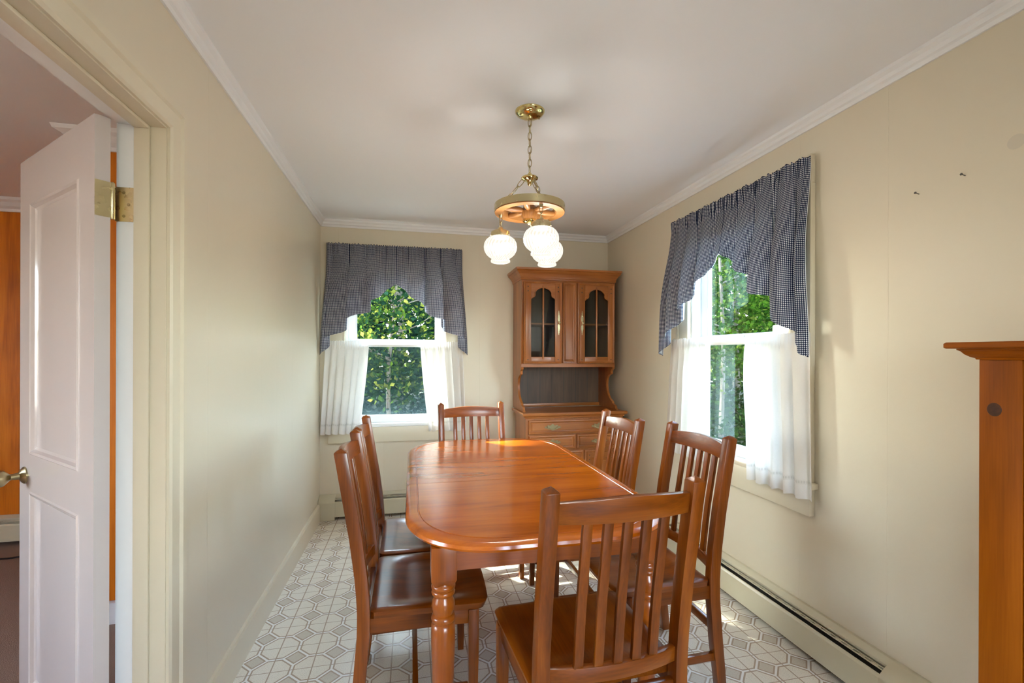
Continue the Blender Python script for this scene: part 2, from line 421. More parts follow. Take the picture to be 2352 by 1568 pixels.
struct(MB().box(XL - WT, XR + 0.14, YN, YB + 0.14, -0.12, 0).build('floor', M_floor))
struct(MB().box(XL - WT, XR + 0.14, YN, YB + 0.14, ZC, ZC + 0.1).build('ceiling', M_ceil))
struct(wall_with_hole('y', YN, YB + 0.14, XL - WT, XL, 0, ZC, [(DO0, DO1, 0, DOZ)]).build('wall_left', M_wall_l))
struct(wall_with_hole('x', XL, XR + 0.14, YB, YB + 0.14, 0, ZC, [(WIN_B - WH, WIN_B + WH, WZ0, WZ1)]).build('wall_back', M_wall_b))
struct(wall_with_hole('y', YN, YB, XR, XR + 0.14, 0, ZC, [(WIN_R - WH, WIN_R + WH, WZ0, WZ1)]).build('wall_right', M_wall_r))
struct(wall_with_hole('x', XL - WT, XR + 0.14, YN - 0.14, YN, 0, ZC, [(0.55, 1.70, 0.8, 2.2)]).build('wall_front', M_wall_b))

# crown moulding on three walls, baseboard on the left
CR = [(0, 2.355), (0.008, 2.355), (0.012, 2.368), (0.020, 2.374), (0.024, 2.388), (0.036, 2.398), (0.038, 2.41), (0, 2.41)]
struct(MB().loft([[(XL + a, YN, z) for a, z in CR], [(XL + a, YB - a, z) for a, z in CR]]).build('trim_1', M_crown))
struct(MB().loft([[(XL + a, YB - a, z) for a, z in CR], [(XR - a, YB - a, z) for a, z in CR]]).build('trim_2', M_crown))
struct(MB().loft([[(XR - a, YB - a, z) for a, z in CR], [(XR - a, YN, z) for a, z in CR]]).build('trim_3', M_crown))
BBP = [(0, 0), (0.018, 0), (0.018, 0.128), (0.013, 0.138), (0, 0.138)]
struct(MB().loft([[(XL + a, 1.644, z) for a, z in BBP], [(XL + a, 3.855, z) for a, z in BBP]]).build('baseboard_left', M_trimcream))

# ------------------------------------------------------------------ the room next door
den = struct(MB().box(DEN_X, XL - WT, -2.0, 4.06, -0.12, -0.01).build('floor_carpet', M_carpet))
struct(MB().box(DEN_X, XL - WT, -2.0, 4.06, ZC, ZC + 0.1).build('ceiling_den', M_ceil))
struct(MB().box(DEN_X, -1.575, 3.95, 4.06, -0.01, ZC).build('wall_den_back', M_panel))
struct(MB().box(-1.575, -1.475, 2.66, 3.95, -0.01, ZC).build('wall_den_return', M_panel))
struct(MB().box(-1.475, XL - WT, 2.66, 2.76, -0.01, ZC).build('wall_den_closet', M_panel))
struct(wall_with_hole('y', -2.0, 4.06, DEN_X - 0.12, DEN_X, -0.01, ZC, [(-0.15, 1.35, 0.85, 2.05)]).build('wall_den_left', M_crown))
struct(MB().box(DEN_X, XL - WT, -2.12, -2.0, -0.01, ZC).build('wall_den_front', M_crown))
def planks(parent, x0, x1, y, pat):
    x = x1; i = 0
    while x > x0 + 0.02:
        wd = min(pat[i % len(pat)], x - x0)
        MB().box(x - wd + 0.004, x - 0.004, y - 0.012, y, 0.10, 2.33).build('plank', M_panel, parent, bevel=0.002, seg=1)
        x -= wd; i += 1
wdb = bpy.data.objects['wall_den_back']; wdc = bpy.data.objects['wall_den_closet']
planks(wdb, DEN_X, -1.575, 3.95, [0.24, 0.16, 0.30, 0.20])
planks(wdc, -1.575, XL - WT - 0.001, 2.66, [0.22, 0.18, 0.28])
DCR = [(0, 2.325), (0.012, 2.325), (0.018, 2.342), (0.040, 2.356), (0.056, 2.380), (0.078, 2.392), (0.084, 2.410), (0, 2.410)]
struct(MB().loft([[(DEN_X, 3.937 - p, z) for p, z in DCR], [(-1.575, 3.937 - p, z) for p, z in DCR]]).build('trim_den_back', M_crown))
struct(MB().loft([[(-1.575 - p, 3.93, z) for p, z in DCR], [(-1.575 - p, 2.647 - p, z) for p, z in DCR], [(XL - WT, 2.647 - p, z) for p, z in DCR]]).build('trim_den_closet', M_crown))
struct(MB().box(-1.575, XL - WT, 2.632, 2.66, -0.01, 0.095).build('baseboard_den', M_crown))

def heater(name, length, cap0, cap1, loc, rz, label):
    """hydronic baseboard heater; local x runs along the wall, -y into the room"""
    t = empty(name, loc, rz); tag(t, label, 'heater', 'baseboard heaters')
    L0, L1 = (cap0 or 0.0), length - (cap1 or 0.0)
    MB().box(L0, L1, -0.006, 0, 0.03, 0.186).build('back_plate', M_heat, t)
    MB().prism([(0, 0.192), (-0.014, 0.192), (-0.040, 0.176), (-0.041, 0.168), (-0.038, 0.168), (-0.014, 0.186), (0, 0.186)], 'x', L0, L1).build('top_hood', M_heat, t)
    MB().prism([(-0.083, 0.028), (-0.083, 0.138), (-0.078, 0.146), (-0.072, 0.148), (-0.072, 0.144), (-0.079, 0.136), (-0.079, 0.028)], 'x', L0, L1).build('front_panel', M_heat, t)
    MB().box(L0, L1, -0.062, -0.008, 0.05, 0.128).build('fin_tube', M_dark, t)
    d = MB(); x = L0
    d.box(L0, L1, -0.061, -0.058, 0.158, 0.162); d.box(L0, L1, -0.052, -0.050, 0.163, 0.166)
    while x < L1 - 0.03:
        d.box(x, x + 0.026, -0.0595, -0.050, 0.160, 0.1625); x += 0.05
    d.build('damper', M_heat, t)
    capp = [(0, 0.002), (0, 0.193), (-0.018, 0.193), (-0.050, 0.178), (-0.080, 0.152), (-0.086, 0.142), (-0.086, 0.002)]
    if cap0: MB().prism(capp, 'x', 0, cap0).build('end_cap', M_heat, t, bevel=0.002)
    if cap1: MB().prism(capp, 'x', length - cap1, length).build('end_cap', M_heat, t, bevel=0.002)
    return t
heater('baseboard_heater', 1.58, 0.125, None, (XL + 0.002, YB, 0), 0, 'cream baseboard heater under the window in the back wall')
heater('baseboard_heater', 2.17, None, 0.17, (XR, 3.36, 0), -pi / 2, 'cream baseboard heater running along the right wall')
heater('baseboard_heater', 2.2, None, None, (DEN_X + 0.05, 3.93, -0.008), 0, 'baseboard heater below wood panelling seen through the doorway')

# ------------------------------------------------------------------ door, frame and hinges
dr = struct(empty('door_1', (XL, DO1, 0)))
def dloc(m): return m          # world-space meshes, shifted to the root below
def dbuild(mb, name, mat, parent=None, **kw):
    par = parent or dr
    off = Vector((XL, DO1, 0)) if par is dr else Vector(par['base'])
    mb.v = [(x - off.x, y - off.y, z - off.z) for x, y, z in mb.v]
    return mb.build(name, mat, par, **kw)
ji = DO1 - 0.014            # inner face of jamb
dbuild(MB().box(XL - WT + 0.040, XL + 0.004, ji, DO1, 0, DOZ), 'jamb', M_trimcream)
dbuild(MB().box(XL - WT - 0.004, XL - WT + 0.0398, ji, DO1, 0, DOZ), 'jamb', M_white)
dbuild(MB().box(XL - WT, XL + 0.004, DO0, DO0 + 0.014, 0, DOZ), 'jamb', M_trimcream)
dbuild(MB().box(XL - WT + 0.040, XL + 0.004, DO0 + 0.014, ji, DOZ - 0.014, DOZ), 'head_jamb', M_trimcream)
dbuild(MB().box(XL - WT - 0.004, XL - WT + 0.0398, DO0 + 0.014, ji, DOZ - 0.014, DOZ), 'head_jamb', M_white)
dbuild(MB().box(-0.792, -0.752, ji - 0.011, ji, 0, DOZ - 0.014), 'door_stop', M_trimcream, bevel=0.003)
dbuild(MB().box(-0.792, -0.752, DO0 + 0.014, ji - 0.011, DOZ - 0.025, DOZ - 0.014), 'door_stop', M_trimcream, bevel=0.003)
CS = [(0, 0.0), (0.012, 0.0), (0.017, 0.008), (0.017, 0.052), (0.024, 0.060), (0.024, 0.080), (0, 0.080)]
dbuild(MB().loft([[(XL + a, ji + 0.004 + c, 0) for a, c in CS], [(XL + a, ji + 0.004 + c, DOZ - 0.010 + c) for a, c in CS]]), 'casing', M_trimcream)
dbuild(MB().loft([[(XL + a, ji + 0.004 + c, DOZ - 0.010 + c) for a, c in CS], [(XL + a, DO0 + 0.010 - c, DOZ - 0.010 + c) for a, c in CS]]), 'casing', M_trimcream)
dbuild(MB().loft([[(XL + a, DO0 + 0.010 - c, DOZ - 0.010 + c) for a, c in CS], [(XL + a, DO0 + 0.010 - c, 0) for a, c in CS]]), 'casing', M_trimcream)
XO = XL - WT
dbuild(MB().box(XO - 0.016, XO, ji + 0.014, ji + 0.07, 0, DOZ + 0.05), 'casing', M_white)
dbuild(MB().box(XO - 0.016, XO, DO0 - 0.05, ji + 0.004, DOZ - 0.010, DOZ + 0.05), 'casing', M_white)
# leaf: local x along the leaf from the hinge edge, -y is the face seen
lf = empty('leaf', (-0.858 - XL, 1.489 - DO1, 0), math.atan2(0.452, -0.480) + 0.0, dr)
# local axes: x to the free edge; the face towards the camera is at local +y
LW, LT, LZ0, LZ1 = 0.665, 0.035, 0.012, 1.994
def lbuild(mb, name, mat, **kw): return mb.build(name, mat, lf, **kw)
panels = [(0.115, LW - 0.115, 0.20, 0.86), (0.115, LW - 0.115, 0.985, 1.835)]
def slab():
    m = MB(); xs = [0, panels[0][0], panels[0][1], LW]; zs = [LZ0, panels[0][2], panels[0][3], panels[1][2], panels[1][3], LZ1]
    m.box(0, xs[1], -LT, 0, LZ0, LZ1); m.box(xs[2], LW, -LT, 0, LZ0, LZ1)
    for a, b_ in ((zs[0], zs[1]), (zs[2], zs[3]), (zs[4], zs[5])): m.box(xs[1], xs[2], -LT, 0, a, b_)
    return m
lbuild(slab(), 'frame', M_doorw)
for (a, b_, c, d) in panels:
    lbuild(MB().box(a - 0.005, b_ + 0.005, -LT + 0.010, -0.010, c - 0.005, d + 0.005), 'panel', M_doorw)
    rg = []
    for ins, y in ((0, 0.0), (0.004, 0.004), (0.012, 0.002), (0.018, -0.006), (0.026, -0.0099)):
        rg.append([(a + ins, y, c + ins), (b_ - ins, y, c + ins), (b_ - ins, y, d - ins), (a + ins, y, d - ins)])
    lbuild(MB().loft(rg, cap=False), 'panel_moulding', M_doorw)
    lbuild(MB().loft([[(p[0], -LT - p[1], p[2]) for p in r_] for r_ in rg], cap=False), 'panel_moulding', M_doorw)
for sgn in (1, -1):
    k = MB(); y0 = 0 if sgn > 0 else -LT
    prof = [(0.029, 0), (0.029, 0.004), (0.022, 0.010), (0.012, 0.016), (0.010, 0.036), (0.016, 0.042), (0.026, 0.052), (0.029, 0.064), (0.025, 0.074), (0.012, 0.080), (0.001, 0.081)]
    k.loft([[(LW - 0.062 + r * cos(2 * pi * j / 20), y0 + sgn * q, 0.908 + r * sin(2 * pi * j / 20)) for j in range(20)] for r, q in prof])
    lbuild(k, 'knob', M_antique, smooth=True)
for hz in (1.763, 0.25):
    hg = empty('hinge', (-0.838 - XL, 1.530 - DO1, hz), 0, dr)
    MB().lathe([(0.006, -0.051), (0.0065, -0.05), (0.0065, 0.05), (0.006, 0.053), (0.003, 0.056)], n=12).build('pin', M_brass2, hg, smooth=True)
    MB().box(-0.004, 0.046, ji - 1.530 - 0.0022, ji - 1.530 - 0.0002, -0.05, 0.05).build('leaf_plate', M_brass2, hg)
    p0 = Vector((-0.858 + 0.838, 1.489 - 1.530)); u = Vector((-0.480, 0.452)).normalized(); nrm = Vector((-u.y, u.x)) * -1
    # plate on the hinge edge of the leaf
    e0 = p0 - u * 0.0012; e1 = p0 + nrm * LT - u * 0.0012
    q = MB(); q.prism([(e0.x, e0.y), (e1.x, e1.y), (0.0, 0.0), (-0.003, -0.001)], 'z', -0.05, 0.05); q.build('leaf_plate', M_brass2, hg)
    for zz, xx in ((0.034, 0.018), (0, 0.030), (-0.034, 0.018)):
        MB().loft([[(xx + r * cos(2 * pi * j / 10), ji - 1.530 - 0.0022 - y, zz + r * sin(2 * pi * j / 10)) for j in range(10)] for r, y in ((0.0045, 0), (0.0035, 0.0012), (0.0005, 0.0013))]).build('screw', M_antique, hg)

# ------------------------------------------------------------------ windows (local: wall plane y=0, room at -y)
def window(name, loc, rz, screen):
    t = struct(empty(name, loc, rz)); H = WH
    m = MB(); m.box(-H, -H + 0.03, 0, 0.13, WZ0, WZ1); m.build('jamb', M_vinyl, t)
    MB().box(H - 0.03, H, 0, 0.13, WZ0, WZ1).build('jamb', M_vinyl, t)
    MB().box(-H + 0.03, H - 0.03, 0, 0.13, WZ1 - 0.03, WZ1).build('head_jamb', M_vinyl, t)
    MB().box(-H + 0.03, H - 0.03, 0.0, 0.135, WZ0, WZ0 + 0.022).build('sill', M_vinyl, t)
    MB().box(-0.55, 0.55, -0.0375, 0.0, 0.728, 0.757).build('stool', M_vinyl if screen else M_trimcream, t, bevel=0.006)
    MB().box(-0.53, 0.53, -0.030, 0, 0.605, 0.728).build('apron', M_trimcream, t, bevel=0.002)
    cp = [(-0.10, 0.757), (0.0, 0.757)]
    for sx in (-1, 1):
        MB().box(min(sx * 0.405, sx * 0.53), max(sx * 0.405, sx * 0.53), -0.020, 0, 0.757, 2.105).build('casing', M_trimcream, t, bevel=0.003)
        MB().box(min(sx * 0.510, sx * 0.532), max(sx * 0.510, sx * 0.532), -0.030, -0.0198, 0.757, 2.232).build('backband', M_trimcream, t, bevel=0.002)
        MB().box(min(sx * 0.405, sx * 0.420), max(sx * 0.405, sx * 0.420), -0.026, -0.0198, 0.757, 2.105).build('bead', M_trimcream, t, bevel=0.002)
    MB().box(-0.53, 0.53, -0.022, 0, 2.105, 2.228).build('casing', M_trimcream, t, bevel=0.003)
    def sash(y0, y1, z0, z1, br, tr, st=0.056):
        W = H - 0.03; s = empty('sash', (0, 0, 0), 0, t)
        MB().box(-W, -W + st, y0, y1, z0, z1).build('stile', M_vinyl, s, bevel=0.003)
        MB().box(W - st, W, y0, y1, z0, z1).build('stile', M_vinyl, s, bevel=0.003)
        MB().box(-W + st, W - st, y0, y1, z0, z0 + br).build('rail', M_vinyl, s, bevel=0.003)
        MB().box(-W + st, W - st, y0, y1, z1 - tr, z1).build('rail', M_vinyl, s, bevel=0.003)
        g = (y0 + y1) / 2
        # glazing bead and pane
        MB().box(-W + st - 0.004, W - st + 0.004, g - 0.002, g + 0.002, z0 + br - 0.004, z1 - tr + 0.004).build('pane', M_glass, s)
        for a in ((-W + st, -W + st + 0.012, z0 + br, z1 - tr), (W - st - 0.012, W - st, z0 + br, z1 - tr)):
            MB().box(a[0], a[1], y0 + 0.004, y1 - 0.004, a[2], a[3]).build('glazing_bead', M_vinyl, s)
        return s
    sash(0.028, 0.060, 0.757, 1.442, 0.060, 0.042)
    sash(0.064, 0.096, 1.400, 2.085, 0.050, 0.045)
    MB().box(-0.05, 0.05, 0.014, 0.028, 1.425, 1.436).build('sash_lock', M_vinyl, t, bevel=0.003)
    if screen:
        MB().grid(1, 1, lambda u, v: (-H + 0.03 + u * (2 * H - 0.06), 0.112, 0.757 + 0.663 * v)).build('insect_screen', M_screen, t)
    return t
window('window_1', (WIN_B, YB, 0), 0, True)
window('window_2', (XR, WIN_R, 0), -pi / 2, False)
# window added behind the camera for fill, and the one next door: frames only
for nm, loc, rz, hw, z0, z1 in (('added_rear_window', (1.125, YN, 0), pi, 0.575, 0.8, 2.2), ('window_4', (DEN_X, 0.6, 0), pi / 2, 0.75, 0.85, 2.05)):
    t = struct(empty(nm, loc, rz)); 
    for a in (-hw, -0.03, hw - 0.06): MB().box(a, a + 0.06, 0.01, 0.06, z0, z1).build('mullion', M_vinyl, t)
    for a in (z0, (z0 + z1) / 2, z1 - 0.06): MB().box(-hw + 0.06, -0.03, 0.015, 0.055, a, a + 0.06).build('rail', M_vinyl, t); MB().box(0.03, hw - 0.06, 0.015, 0.055, a, a + 0.06).build('rail', M_vinyl, t)

# ------------------------------------------------------------------ curtains
def sm(x, a, b):
    t = max(0, min(1, (x - a) / (b - a))); return t * t * (3 - 2 * t)
def valance(loc, rz, side, seed, label, group):
    rnd = random.Random(seed); W = 0.545; zt = 2.212
    ph = rnd.uniform(-0.5, 0.5); k = 4.0; jit = [rnd.uniform(-1, 1) for _ in range(40)]
    def noise(c): 
        i = int(c * 20); f = c * 20 - i; f = f * f * (3 - 2 * f); return jit[i % 40] * (1 - f) + jit[(i + 1) % 40] * f
    def zb(c): return 1.893 - 0.36 * c - 0.215 * c * c
    def P(c, t, off=0.0):
        # c: cloth across from the middle (0) to the outer end (1); t: 0 top, 1 hem
        z = zt - (zt - zb(c)) * t; drop = zt - z
        a = 0.22 + 0.78 * sm(drop, 0.04, 0.42)
        ramp = 0.22 + 0.78 * sm(c, 0.22, 0.50)
        arg = 2 * pi * (k * (c ** 1.12)) + ph + 0.5 * noise(c)
        A = 0.074 * a * ramp * (0.75 + 0.4 * noise(c * 0.7 + 0.2)); B = 0.030 * a * (0.4 + 0.6 * ramp)
        x = W * c + A * sin(arg) * sm(c, 0.0, 0.15) * (1 - 0.85 * sm(c, 0.84, 1.0)) + 0.045 * sm(drop, 0.1, 0.9) * c * c
        out = 0.064 + B * cos(arg) + 0.050 * sm(drop, 0.05, 0.6) 
        rf = 1 - sm(drop, 0.02, 0.11)            # gathers at the rod pocket
        out += rf * 0.006 * sin(2 * pi * 23 * c + ph * 3) + 0.004 * (rf - rf * rf) * 4 * sin(2 * pi * 13 * c)
        z2 = z + (0.004 * sin(2 * pi * 31 * c + seed) if t == 0 else 0)
        ret = sm(c, 0.975, 1.0)                 # the end turns back to the wall
        out = out * (1 - 0.35 * ret)
        return (side * x, -(out) + off, z2)
    root = empty('gingham_valance', loc, rz); tag(root, label, 'valance', group)
    arc = [0.0]; N_ = 400
    for q in range(N_):
        a_, b_ = Vector(P(q / N_, 0.85)), Vector(P((q + 1) / N_, 0.85)); arc.append(arc[-1] + math.hypot(b_.x - a_.x, b_.y - a_.y))
    def U(c): 
        q = min(int(c * N_), N_ - 1); f_ = c * N_ - q; return arc[q] * (1 - f_) + arc[q + 1] * f_
    uvf = lambda c, t: (U(c), (zt - zb(c)) * t)
    MB().grid(220, 60, lambda c, t: P(c, t), uvf).build('face_cloth', M_gingham, root, smooth=True, angle=180)
    MB().grid(90, 30, lambda c, t: P(c, 0.03 + t * 0.962, 0.0035), uvf).build('lining', M_lining, root, smooth=True, angle=180)
    return root
def tier(loc, rz, side, seed, inner_top, inner_bot, outer_top, outer_bot, label, group, bulge=0.0, zbot=0.685, npl=6):
    rnd = random.Random(seed); ph = rnd.uniform(0, 6.28); zt = 1.432
    jit = [rnd.uniform(-1, 1) for _ in range(40)]
    def noise(c):
        i = int(c * 12); f = c * 12 - i; f = f * f * (3 - 2 * f); return jit[i % 40] * (1 - f) + jit[(i + 1) % 40] * f
    def P(c, t):
        z = zt - (zt - zbot) * t; drop = zt - z
        it = inner_top + (inner_bot - inner_top) * t ** 1.3 + bulge * sin(pi * min(1, t * 1.6)) * (t < 0.625)
        ot = outer_top + (outer_bot - outer_top) * t
        a = 0.3 + 0.7 * sm(drop, 0.03, 0.25)
        arg = 2 * pi * npl * c + ph + 0.9 * noise(c)
        x = it + (ot - it) * c + 0.010 * a * sin(arg + 0.6) * sm(c, 0, .12) * (1 - sm(c, .9, 1))
        out = 0.054 + 0.0125 * a * cos(arg) * sm(c, -0.05, 0.12) + 0.004 * t
        rf = (1 - sm(drop, 0.035, 0.09))
        out += rf * 0.004 * sin(2 * pi * 19 * c + ph)
        if t < 0.02: z += 0.004 * sin(2 * pi * 21 * c + ph)
        z += 0.006 * sin(arg) * t * t
        return (side * x, -out, z)
    o = MB().grid(110, 60, P, lambda c, t: (c * 0.6, (zt - zbot) * (1 - t))).build('cafe_curtain', M_tier, None, smooth=True, angle=180)
    o.location = loc; o.rotation_euler = (0, 0, rz); tag(o, label, 'curtain', group); return o
def rod(loc, rz, z, half, out, label):
    t = empty('curtain_rod', loc, rz); tag(t, label, 'curtain rod', 'curtain rods')
    MB().box(-half, half, -out - 0.003, -out + 0.003, z - 0.010, z + 0.010).build('bar', M_white, t, bevel=0.002)
    for s in (-1, 1):
        MB().box(min(s * half, s * (half - 0.006)), max(s * half, s * (half - 0.006)), -out + 0.0031, -0.0305, z - 0.010, z + 0.010).build('bracket', M_white, t)
WB, WR = (WIN_B, YB, 0), (XR, WIN_R, 0)
valance(WB, 0, -1, 3, 'left half of the navy gingham valance on the back wall window', 'gingham valances')
valance(WB, 0, 1, 11, 'right half of the navy gingham valance on the back wall window', 'gingham valances')
valance(WR, -pi / 2, -1, 5, 'far half of the navy gingham valance on the right wall window', 'gingham valances')
valance(WR, -pi / 2, 1, 8, 'near half of the navy gingham valance on the right wall window', 'gingham valances')
tier(WB, 0, -1, 21, 0.213, 0.285, 0.545, 0.582, 'left white cafe curtain on the back wall window', 'white cafe curtains')
tier(WB, 0, 1, 22, 0.194, 0.268, 0.545, 0.578, 'right white cafe curtain on the back wall window', 'white cafe curtains')
tier(WR, -pi / 2, -1, 23, 0.177, 0.187, 0.545, 0.60, 'far white cafe curtain on the right wall window', 'white cafe curtains')
tier(WR, -pi / 2, 1, 24, 0.150, 0.172, 0.555, 0.575, 'near white cafe curtain on the right wall window', 'white cafe curtains', bulge=-0.012, npl=5)
for lc, rz, nm in ((WB, 0, 'back'), (WR, -pi / 2, 'right')):
    rod(lc, rz, 2.190, 0.53, 0.036, 'flat white rod carrying the gingham valance, %s wall window' % nm)
    rod(lc, rz, 1.395, 0.53, 0.0335, 'flat white rod carrying the cafe curtains, %s wall window' % nm)

# ------------------------------------------------------------------ dining table
TX0, TX1, TY0, TY1, TZ = -0.018, 0.908, 1.312, 2.975, 0.775
TCX, TCY, THX, THY = (TX0 + TX1) / 2, (TY0 + TY1) / 2, (TX1 - TX0) / 2, (TY1 - TY0) / 2
def outline(ins, n=28):
    a, b, p = 0.31 - ins * 0.6, 0.34 - ins * 0.6, 2.25; pts = []
    for qx, qy, st in ((1, 1, 0), (-1, 1, 1), (-1, -1, 0), (1, -1, 1)):
        for i in range(n):
            t = i / (n - 1); t = (1 - t) if st else t
            th = t * pi / 2
            cx, sy = max(cos(th), 0) ** (2 / p), max(sin(th), 0) ** (2 / p)
            pts.append((qx * (THX - ins - a + a * cx), qy * (THY - ins - b + b * sy)))
    return pts
tb = empty('dining_table', (TCX, TCY, 0)); tag(tb, 'long wooden dining table with rounded ends, centre leaf and turned legs', 'table')
tp = MB(); tp.loft([[(x, y, z) for x, y in outline(i)] for i, z in
     ((0.020, 0.744), (0.006, 0.748), (0.0, 0.757), (0.003, 0.766), (0.013, 0.773), (0.024, 0.775), (0.042, 0.775), (0.0435, 0.7728), (0.0465, 0.7728), (0.048, 0.775))])
base = tp.mesh('table_end', M_table['x'])
S0, S1 = 1.995 - TCY, 2.335 - TCY
def slice_mesh(name, lo, hi):
    bm = bmesh.new(); bm.from_mesh(base)
    for co, no in (((0, lo, 0), (0, -1, 0)), ((0, hi, 0), (0, 1, 0))):
        if abs(co[1]) > 5: continue
        r = bmesh.ops.bisect_plane(bm, geom=bm.verts[:] + bm.edges[:] + bm.faces[:], plane_co=co, plane_no=no, clear_outer=True)
        es = [e for e in r['geom_cut'] if isinstance(e, bmesh.types.BMEdge)]
        bmesh.ops.holes_fill(bm, edges=es)
    bmesh.ops.recalc_face_normals(bm, faces=bm.faces)
    me = bpy.data.meshes.new(name); bm.to_mesh(me); bm.free(); me.shade_smooth(); me.set_sharp_from_angle(angle=R(35)); me.materials.append(M_table['x'])
    return link(name, me, tb)
slice_mesh('table_end', -9, S0 - 0.0009); slice_mesh('table_leaf', S0 + 0.0009, S1 - 0.0009); slice_mesh('table_end', S1 + 0.0009, 9)
LGX, LGY = 0.790 - TCX, 2.855 - TCY
legp = [(0.017, 0.0), (0.021, 0.004), (0.0225, 0.03), (0.019, 0.045), (0.022, 0.06), (0.026, 0.14), (0.032, 0.30), (0.0365, 0.42), (0.0375, 0.47), (0.036, 0.497), (0.030, 0.503), (0.035, 0.507), (0.0375, 0.515), (0.035, 0.524), (0.029, 0.528), (0.033, 0.540), (0.036, 0.553), (0.034, 0.568), (0.028, 0.580), (0.027, 0.585), (0.034, 0.588), (0.0365, 0.595), (0.034, 0.602), (0.031, 0.604), (0.036, 0.607), (0.0375, 0.614), (0.035, 0.620), (0.031, 0.624), (0.031, 0.630)]
def leg_block():
    m = MB(); h = 0.0385
    m.loft([[(sx * (h - i), sy * (h - i), z) for sx, sy in ((-1, -1), (1, -1), (1, 1), (-1, 1))] for i, z in ((0.012, 0.618), (0.0, 0.642), (0.0, 0.7435))])
    return m
leg_me = MB().lathe(legp, n=28).mesh('leg', M_tleg['z'], smooth=True, angle=50)
blk_me = leg_block().mesh('leg_block', M_tleg['z'], bevel=0.002)
for sx in (-1, 1):
    for sy in (-1, 1):
        l = link('leg', leg_me, tb, (sx * LGX, sy * LGY, 0)); link('leg_block', blk_me, l)
for sx in (-1, 1): MB().box(sx * LGX - 0.011, sx * LGX + 0.011, -LGY + 0.039, LGY - 0.039, 0.668, 0.7435).build('apron', M_tleg['y'], tb)
for sy in (-1, 1): MB().box(-LGX + 0.039, LGX - 0.039, sy * LGY - 0.011 + sy * 0.018, sy * LGY + 0.011 + sy * 0.018, 0.668, 0.7435).build('apron', M_tleg['x'], tb)

# ------------------------------------------------------------------ dining chairs (local: +y forward, origin under the rear posts)
PW, PD, PH = 0.036, 0.042, 0.205
def py(z):                     # centre line of the rear post
    pts = [(0, -0.036), (0.2, -0.014), (0.36, -0.001), (0.44, 0.0), (0.54, -0.006), (0.70, -0.027), (1.0, -0.078)]
    for (a, ya), (b_, yb) in zip(pts, pts[1:]):
        if z <= b_: return ya + (yb - ya) * (z - a) / (b_ - a)
    return pts[-1][1]
def post_mesh(s):
    rg = []
    for z in (0, 0.1, 0.2, 0.28, 0.36, 0.44, 0.50, 0.56, 0.70, 0.85, 0.992):
        d = PD * (0.82 if z == 0 else 0.92 if z == 0.1 else 1.0) / 2
        rg.append([(s * PH + a * PW / 2, py(z) + b_ * d, z) for a, b_ in ((-1, -1), (1, -1), (1, 1), (-1, 1))])
    rg.append([(s * PH + a * PW / 2 * 0.84, py(0.992) + b_ * PD / 2 * 0.84, 0.996) for a, b_ in ((-1, -1), (1, -1), (1, 1), (-1, 1))])
    rg.append([(s * PH + a * 0.001, py(0.992) + b_ * 0.001, 1.006) for a, b_ in ((-1, -1), (1, -1), (1, 1), (-1, 1))])
    return MB().loft(rg).mesh('back_post', M_chair['z'], bevel=0.003, angle=30)
def bowed(z0, z1, peak, bow, thick, half, name):
    n = 14; rg = []
    for i in range(n + 1):
        u = -1 + 2 * i / n; x = u * half; b_ = -bow * (1 - u * u)
        zt = z1 + peak * (1 - abs(u) ** 1.5)
        rg.append([(x, py(z0) + b_ - thick / 2, z0), (x, py(z0) + b_ + thick / 2, z0), (x, py(zt) + b_ + thick / 2, zt), (x, py(zt) + b_ - thick / 2, zt)])
    return MB().loft(rg).mesh(name, M_chair['x'], bevel=0.002, angle=30)
def seat_mesh():
    y0, y1, zt, zb = 0.022, 0.432, 0.447, 0.417
    def P(u, v, top):
        U = 2 * u - 1; y = y0 + (y1 - y0) * v
        hw = 0.222 + 0.015 * v
        r = 0.035
        if y > y1 - r: hw -= r - math.sqrt(max(0, r * r - (y - (y1 - r)) ** 2))
        if y < y0 + 0.012: hw -= 0.012 - math.sqrt(max(0, 0.012 ** 2 - (y0 + 0.012 - y) ** 2))
        x = U * hw
        yy = y + 0.010 * (1 - U * U) * sm(v, 0.6, 1)
        if not top:
            return (x * 0.97, y0 + (yy - y0) * 0.98, zb)
        e = min((1 - abs(U)) * hw, (1 - v) * (y1 - y0), v * (y1 - y0) + 0.004)
        z = zt - 0.006 * (1 - sm(e, 0, 0.010))
        # saddle: scooped hollow with a low ridge running to the front
        q = sm(1 - abs(U), 0.10, 0.42) * sm(v, 0.10, 0.34) * (1 - 0.75 * sm(v, 0.62, 0.98))
        ridge = 1 - 0.55 * math.exp(-(U / 0.22) ** 2) * sm(v, 0.35, 0.9)
        return (x, yy, z - 0.013 * q * ridge)
    n = 34; m = MB(); nn = n + 1
    m.grid(n, n, lambda u, v: P(u, v, True)); b = len(m.v); m.grid(n, n, lambda u, v: P(u, v, False))
    rim = [i * nn for i in range(nn)] + [n * nn + j for j in range(1, nn)] + [i * nn + n for i in range(n - 1, -1, -1)] + [j for j in range(n - 1, 0, -1)]
    for i in range(len(rim)):
        a, c = rim[i], rim[(i + 1) % len(rim)]; m.f.append((a, c, b + c, b + a))
    return m.mesh('seat', M_chair['y'], smooth=True, angle=42)
CH = {'seat': seat_mesh(), 'pl': post_mesh(-1), 'pr': post_mesh(1),
      'crest': bowed(0.907, 0.962, 0.013, 0.026, 0.021, PH - PW / 2 + 0.002, 'crest_rail'),
      'lower': bowed(0.470, 0.512, 0.0, 0.026, 0.021, PH - PW / 2 + 0.002, 'lower_rail')}
